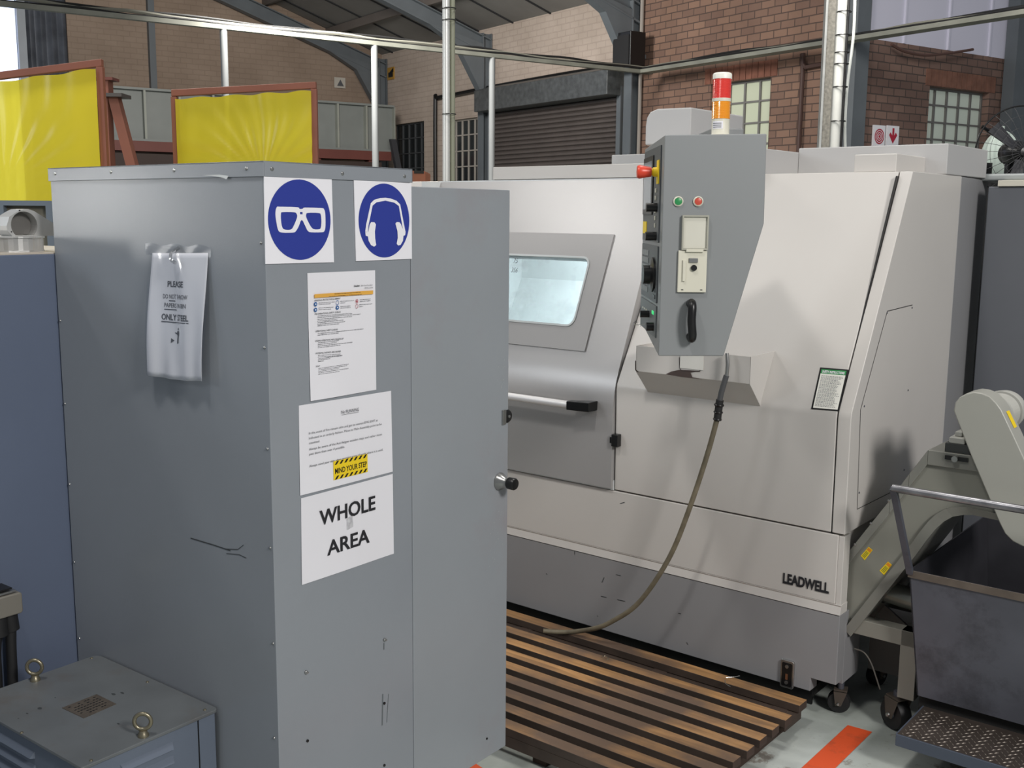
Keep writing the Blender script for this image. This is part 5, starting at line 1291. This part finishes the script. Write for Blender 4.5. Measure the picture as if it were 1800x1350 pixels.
m.add([Vector((a_.x, HY+.03, a_.z))+nrm*.001, Vector((a_.x, HY+.06, a_.z))+nrm*.001, Vector((b_.x, HY+.06, b_.z))+nrm*.001, Vector((b_.x, HY+.03, b_.z))+nrm*.001], [(0, 1, 2, 3)])
m.build('warning_label', YEL, t, recalc=False)
# yellow warning labels on the trough plate
def lab(c4, nm):
    P_ = [M.p(x, y, Y=CVY-.001) for x, y in c4]
    L_ = MB().add(P_, [(0, 1, 2, 3)]).build(nm, YEL, t, recalc=False)
    def e(u, v): return (P_[0]*(1-u)+P_[3]*u)*(1-v)+(P_[1]*(1-u)+P_[2]*u)*v+Vector((0, -.0005, 0))
    MB().add([e(.72, .1), e(.72, .9), e(.95, .9), e(.95, .1)], [(0, 1, 2, 3)]).build('label_symbol', paint('label_orange', '#e08a1c', .5, bump=0), L_, recalc=False)
    m = MB()
    for j in range(3): m.add([e(.1, .2+j*.22), e(.1, .3+j*.22), e(.62, .3+j*.22), e(.62, .2+j*.22)], [(0, 1, 2, 3)])
    m.build('label_lines', paint('label_green', '#5c7a2a', .5, bump=0), L_, recalc=False)
lab(((1513, 977), (1520, 985), (1534, 967), (1527, 961)), 'warning_label')
lab(((1546, 1003), (1554, 1011), (1568, 993), (1561, 987)), 'warning_label')
# underframe: cross bars, leg and casters
a_ = M.p(1490, 1084, Y=CVY); b_ = M.p(1592, 1108, Y=CVY)
FRM = paint('frame_beige', '#89877e', .45)
MB().box(.0, b_.x+.03, CVY, CVY+.05, a_.z-.05, a_.z).build('frame_bar', FRM, t, bevel=.002)
lx = M.p(1594, 1150, Y=CVY+.0).x; lz = M.p(1594, 1215, Y=CVY+.0).z
MB().box(lx-.022, lx+.03, CVY, CVY+.05, .12, a_.z+.0).build('leg', FRM, t, bevel=.002)
MB().box(lx-.022, lx+.03, CVY+.3, CVY+.35, .12, a_.z).build('leg', FRM, t, bevel=.002)
MB().box(.0, lx, CVY+.3, CVY+.35, a_.z-.05, a_.z).build('frame_bar', FRM, t, bevel=.002)
m = MB(); m.prism([(.0, .36), (.12, .28), (.16, .10), (.0, .10)], 'Y', CVY+.2, CVY+.21); m.build('sump_plate', paint('sump', '#5c5c58', .5), t)
mq = M.p(1575, 1035, Y=.2)
MB().cyl((mq.x-.02, .16, mq.z), (mq.x+.1, .16, mq.z-.01), .035, 24).build('pump_motor', paint('motor_steel', '#84857d', .3, .6), t, smooth=True)
MB().cyl((mq.x-.04, .16, mq.z), (mq.x-.02, .16, mq.z), .04, 24).build('pump_flange', BLACK, t, smooth=True)
def caster(X, Y, R, label, plate_z, name='swivel_caster', ang=0, mount=None):
    k_ = thing(name, label, 'caster', M, (X, Y, 0), 'casters under the chip conveyor')
    ca_, sa_ = math.cos(ang), math.sin(ang); ax = Vector((-sa_, ca_, 0)); dr = Vector((ca_, sa_, 0))
    c_ = Vector((X, Y, R)); w = R*.42
    MB().lathe(c_-ax*w, ax, [(R*.5, 0), (R*.93, .0), (R, w*.3), (R, w*1.7), (R*.93, w*2), (R*.5, w*2)], 36).build('wheel', RUBBER, k_, smooth=True)
    MB().cyl(c_-ax*(w+.004), c_+ax*(w+.004), R*.28, 18).build('hub', DSTEEL, k_, smooth=True)
    m = MB()
    for s in (-1, 1):
        o_ = ax*(s*(w+.006)); th = ax*.003*s
        P_ = [c_+o_-dr*R*.25-Vector((0, 0, R*.25)), c_+o_+dr*R*.25-Vector((0, 0, R*.2)), c_+o_+dr*R*.7+Vector((0, 0, R*1.1)), c_+o_-dr*R*.45+Vector((0, 0, R*1.1))]
        m.loft(P_, [p_+th for p_ in P_])
    a0 = c_+Vector((0, 0, R*1.1)); m.loft([a0-dr*R*.45-ax*w*1.2, a0+dr*R*.7-ax*w*1.2, a0+dr*R*.7+ax*w*1.2, a0-dr*R*.45+ax*w*1.2], [q_+Vector((0, 0, .006)) for q_ in (a0-dr*R*.45-ax*w*1.2, a0+dr*R*.7-ax*w*1.2, a0+dr*R*.7+ax*w*1.2, a0-dr*R*.45+ax*w*1.2)])
    m.build('fork', paint('fork_brown', '#5a524a', .5, .3), k_)
    MB().cyl(a0+dr*R*.1, (a0.x+dr.x*R*.1, a0.y+dr.y*R*.1, plate_z), R*.3, 14).build('swivel_stem', DSTEEL, k_, smooth=True)
    MB().lathe(c_-ax*(w+.010), -ax, [(R*.14, 0), (R*.12, .005), (.001, .006)], 12).build('axle_bolt', STEEL, k_, smooth=True)
cw = M.p(1476, 1254, Z=0); caster(cw.x-.01, cw.y+.012, .036, 'small black caster just under the near corner of the lathe', .112, ang=.3)
cw = M.p(1573, 1279, Z=0); caster(cw.x, cw.y+.0, .05, 'large black caster beside the dark steel bin', .125, ang=-.5)
cw = M.p(1540, 1203, Z=0); caster(cw.x, cw.y, .04, 'black caster standing furthest back in shadow under the conveyor', .3, ang=1.3)
m = MB(); m.tube([M.p(x, y, Y=.12) for x, y in ((1502, 1140), (1519, 1147), (1531, 1165), (1540, 1190), (1547, 1212))], .0025, 6)
tag(m.build('loose_wire', paint('wire_grey', '#77736c', .6), None, M, smooth=True), 'thin grey wire curving down to the floor under the conveyor', 'wire')
# ------------------------------------------------------------------ chip bin
t = thing('chip_bin', 'dark steel chip bin with a tubular handle and a chequer plate step', 'bin', M, (.6, .3, 0))
TX, TY, TZ = .2, .0, .558
b0 = M.p(1612, 1222, X=.24)
BXb, BYb, BZb = .24, max(b0.y, .02), b0.z
W2 = 1.0; TYB = .8
tw = .004
def wallq(m, A_, B_, C_, D_, n_):
    n_ = Vector(n_).normalized()*tw; P_ = [Vector(p_) for p_ in (A_, B_, C_, D_)]; m.loft(P_, [p_+n_ for p_ in P_])
m = MB(); wallq(m, (TX, TY, TZ), (W2, TY, TZ), (W2-.04, BYb, BZb), (BXb, BYb, BZb), (0, 1, 0)); FW = m.build('front_wall', DSTEEL, t)
m = MB(); wallq(m, (TX, TY, TZ), (TX, TYB, TZ), (BXb, TYB-.04, BZb), (BXb, BYb, BZb), (1, 0, 0)); m.build('side_wall', DSTEELI, t)
m = MB(); wallq(m, (W2, TY, TZ), (W2, TYB, TZ), (W2-.04, TYB-.04, BZb), (W2-.04, BYb, BZb), (-1, 0, 0)); m.build('side_wall', DSTEELI, t)
m = MB(); wallq(m, (TX, TYB, TZ), (W2, TYB, TZ), (W2-.04, TYB-.04, BZb), (BXb, TYB-.04, BZb), (0, -1, 0)); m.build('back_wall', DSTEELI, t)
m = MB(); m.box(BXb, W2-.04, BYb, TYB-.04, BZb, BZb+.004); m.build('bin_floor', DSTEELI, t)
m = MB(); m.box(TX-.002, W2, TY-.003, TY+.0, TZ-.022, TZ+.001); m.build('rim_strip', paint('rim_rust', '#6b6158', .5, .3, var=.2, vscale=15), t, bevel=.001)
hp0 = M.p(1569, 858, Y=-.1); zc_ = hp0.z
MB().tube([(hp0.x, -.1, zc_), (W2+.03, -.1, zc_)], .0115, 14, 0).build('handle_bar', paint('worn_tube', '#8a8a8e', .32, .7, var=.3, vscale=20), t, smooth=True)
for X_, Xh in ((TX+.004, hp0.x+.004), (W2-.004, W2+.02)):
    MB().loft([(X_-.009, -.006, TZ-.012), (X_+.009, -.006, TZ-.012), (X_+.009, .0, TZ+.004), (X_-.009, .0, TZ+.004)], [(Xh-.009, -.11, zc_-.004), (Xh+.009, -.11, zc_-.004), (Xh+.009, -.1, zc_+.006), (Xh-.009, -.1, zc_+.006)]).build('handle_leg', DSTEEL, t)
DZ = .125
d0_ = M.p(1577, 1290, Z=DZ); d1_ = M.p(1590, 1250, Z=DZ)
DK = MB().box(d0_.x, W2, d0_.y, BYb+.06, DZ-.006, DZ).build('step_plate', paint('chequer_steel', '#4c443f', .4, .4, var=.2, vscale=8), t)
MB().box(d0_.x-.002, W2, d0_.y-.006, d0_.y, DZ-.034, DZ+.001).build('step_lip', paint('lip_blue_grey', '#4d5563', .45, .2), t, bevel=.001)
MB().box(d0_.x-.004, d0_.x, d0_.y, BYb+.06, DZ-.034, DZ+.001).build('step_lip', paint('lip_blue_grey', '#4d5563', .45, .2), t, bevel=.001)
m = MB(); i = 0
yy = d0_.y+.012
row = 0
while yy < BYb-.004:
    xx = d0_.x+.012+(row % 2)*.011
    c_ = 0
    while xx < .78:
        s = 1 if (row+c_) % 2 else -1
        u_ = Vector((math.cos(s*.9), math.sin(s*.9), 0)); v_ = Vector((-u_.y, u_.x, 0)); o_ = Vector((xx, yy, DZ)); L_ = .008; w_ = .0016
        m.add([o_-u_*L_, o_+v_*w_, o_+u_*L_, o_-v_*w_, o_+Vector((0, 0, .0018))], [(0, 1, 4), (1, 2, 4), (2, 3, 4), (3, 0, 4)])
        xx += .022; c_ += 1
    yy += .0135; row += 1
m.build('chequer_pattern', paint('chequer_worn', '#8d857c', .35, .6), DK)
MB().box(BXb, W2-.05, BYb+.02, TYB-.1, .09, BZb-.0).build('chassis', DARK, t)
for X_, Y_ in ((.36, .1), (.86, .1), (.36, .6), (.86, .6)):
    MB().lathe((X_-.015, Y_, .04), (1, 0, 0), [(.01, 0), (.037, 0), (.04, .004), (.04, .026), (.037, .03), (.01, .03)], 24).build('wheel', RUBBER, t, smooth=True)
    MB().box(X_-.02, X_+.02, Y_-.02, Y_+.02, .05, .095).build('wheel_bracket', DSTEEL, t)
MB().lathe(Vector(M.p(1703, 1060, Y=.012))-Vector((0, .012, 0)), (0, -1, 0), [(.002, 0), (.0015, .001), (.0002, .0015)], 8).build('weld_spatter', STEEL, t) if 0 else None

# ------------------------------------------------------------------ dark cabinet behind right
q0 = M.p(1737, 330, Y=1.12); q1 = M.p(1737, 328, Y=1.12)
t = thing('control_cabinet', 'dark grey steel cabinet with a pale lid behind the lathe at the right edge', 'cabinet', M, (.5, 1.4, 0))
MB().box(q0.x, 1.1, 1.12, 1.7, .0, q1.z).build('body', paint('dark_cabinet', '#63666c', .45, var=.03), t, bevel=.004)
MB().box(q0.x+.035, 1.1, 1.11, 1.7, q1.z, q1.z+.022).build('lid', paint('lid_cream', '#d4d0c2', .4), t, bevel=.002)
# things on and behind it
q = M.p(1770, 310, Y=1.3)
tag(MB().box(q.x-.09, q.x+.4, 1.2, 1.6, q1.z+.023, q1.z+.05).build('folded_sheet', paint('sheet_grey', '#a3a8a8', .4), None, M, bevel=.01), 'pale grey folded sheet lying on the dark cabinet at the right edge', 'sheet')
q = W.p(1749, 300, Y=5.2); q2 = W.p(1736, 285, Y=5.2); q3 = W.p(1763, 302, Y=5.2)
tag(MB().box(q2.x, q3.x, 5.32, 5.42, 0, q2.z+.003).build('dark_box', BLACK, None, W), 'small black box beside the fan foot behind the lathe', 'box')
# pale ribbed plastic bag
q = W.p(1762, 268, Y=5.6)
m = MB()
def bagf(u, v):
    a = u*2*math.pi; ph = v*math.pi; r = .085*(1+.08*math.cos(a*9)*math.sin(ph)); return (q.x-.01+r*math.sin(ph)*math.cos(a), 5.6+r*math.sin(ph)*math.sin(a), q.z-.02+.13*math.cos(ph))
m.grid(bagf, 72, 20)
bagm = paint('bag_pale', '#c3d0c6', .35, var=.08, vscale=12)
t = thing('plastic_bag', 'pale green-white bunched plastic bag hanging behind the black fan', 'bag', W, (q.x, 5.6, q.z-.15))
m.build('bag', bagm, t, smooth=True)
MB().cyl((q.x-.01, 5.6, q.z+.1), (q.x-.01, 5.6, q.z+.13), .012, 10).build('knot', bagm, t, smooth=True)
MB().box(q.x-.08, q.x+.06, 5.55, 5.65, 0, q.z-.13).build('stand', DARK, t)
# pedestal fan
q = W.p(1788, 268, Y=5.0)
t = thing('pedestal_fan', 'black wire guarded pedestal fan cut by the right picture edge', 'fan', W, (q.x, 5.05, 0))
R_ = .205; cx_, cz_ = q.x+.01, q.z
G = MB().torus((cx_, 4.99, cz_), (0, 1, 0), R_, .004, 64, 8).build('guard', BLACK, t, smooth=True)
m = MB()
for i in range(28):
    a = 2*math.pi*i/28; m.tube([(cx_+R_*math.cos(a), 4.99, cz_+R_*math.sin(a)), (cx_+R_*.7*math.cos(a), 4.945, cz_+R_*.7*math.sin(a)), (cx_+.03*math.cos(a), 4.935, cz_+.03*math.sin(a))], .0011, 5, 2)
for r in (.06, .11, .16): m.torus((cx_, 4.94+.0*r, cz_), (0, 1, 0), r, .001, 40, 5)
m.build('guard_wires', paint('wire_dark', '#454547', .5), G)
m = MB()
for i in range(3):
    a = math.radians(140+120*i); u_ = Vector((math.cos(a), 0, math.sin(a))); v_ = Vector((-u_.z, 0, u_.x))
    P_ = [Vector((cx_, 4.985, cz_))+u_*.03-v_*.015, Vector((cx_, 4.985, cz_))+u_*.17-v_*.03, Vector((cx_, 4.97, cz_))+u_*.18+v_*.035, Vector((cx_, 4.97, cz_))+u_*.04+v_*.02]
    m.loft(P_, [p_+Vector((0, .003, 0)) for p_ in P_])
m.build('blades', paint('blade_dark', '#3a3a3e', .4), t)
MB().lathe((cx_, 4.94, cz_), (0, 1, 0), [(.001, 0), (.02, .004), (.026, .03), (.05, .06), (.058, .1), (.05, .17), (.001, .19)], 28).build('motor', BLACK, t, smooth=True)
a = W.p(1726, 222, Y=5.02); b = W.p(1775, 256, Y=5.02)
MB().tube([a, b, (cx_, 5.02, cz_)], .008, 8, 0).build('arm', BLACK, t, smooth=True)
MB().cyl((cx_-.015, 5.06, .03), (cx_-.015, 5.06, cz_-.04), .02, 14).build('stand', BLACK, t, smooth=True)
MB().cyl((cx_-.015, 5.06, 0), (cx_-.015, 5.06, .03), .2, 28).build('base', BLACK, t, smooth=True)

for o in bpy.data.objects:
    if '_base' in o.keys(): del o['_base']
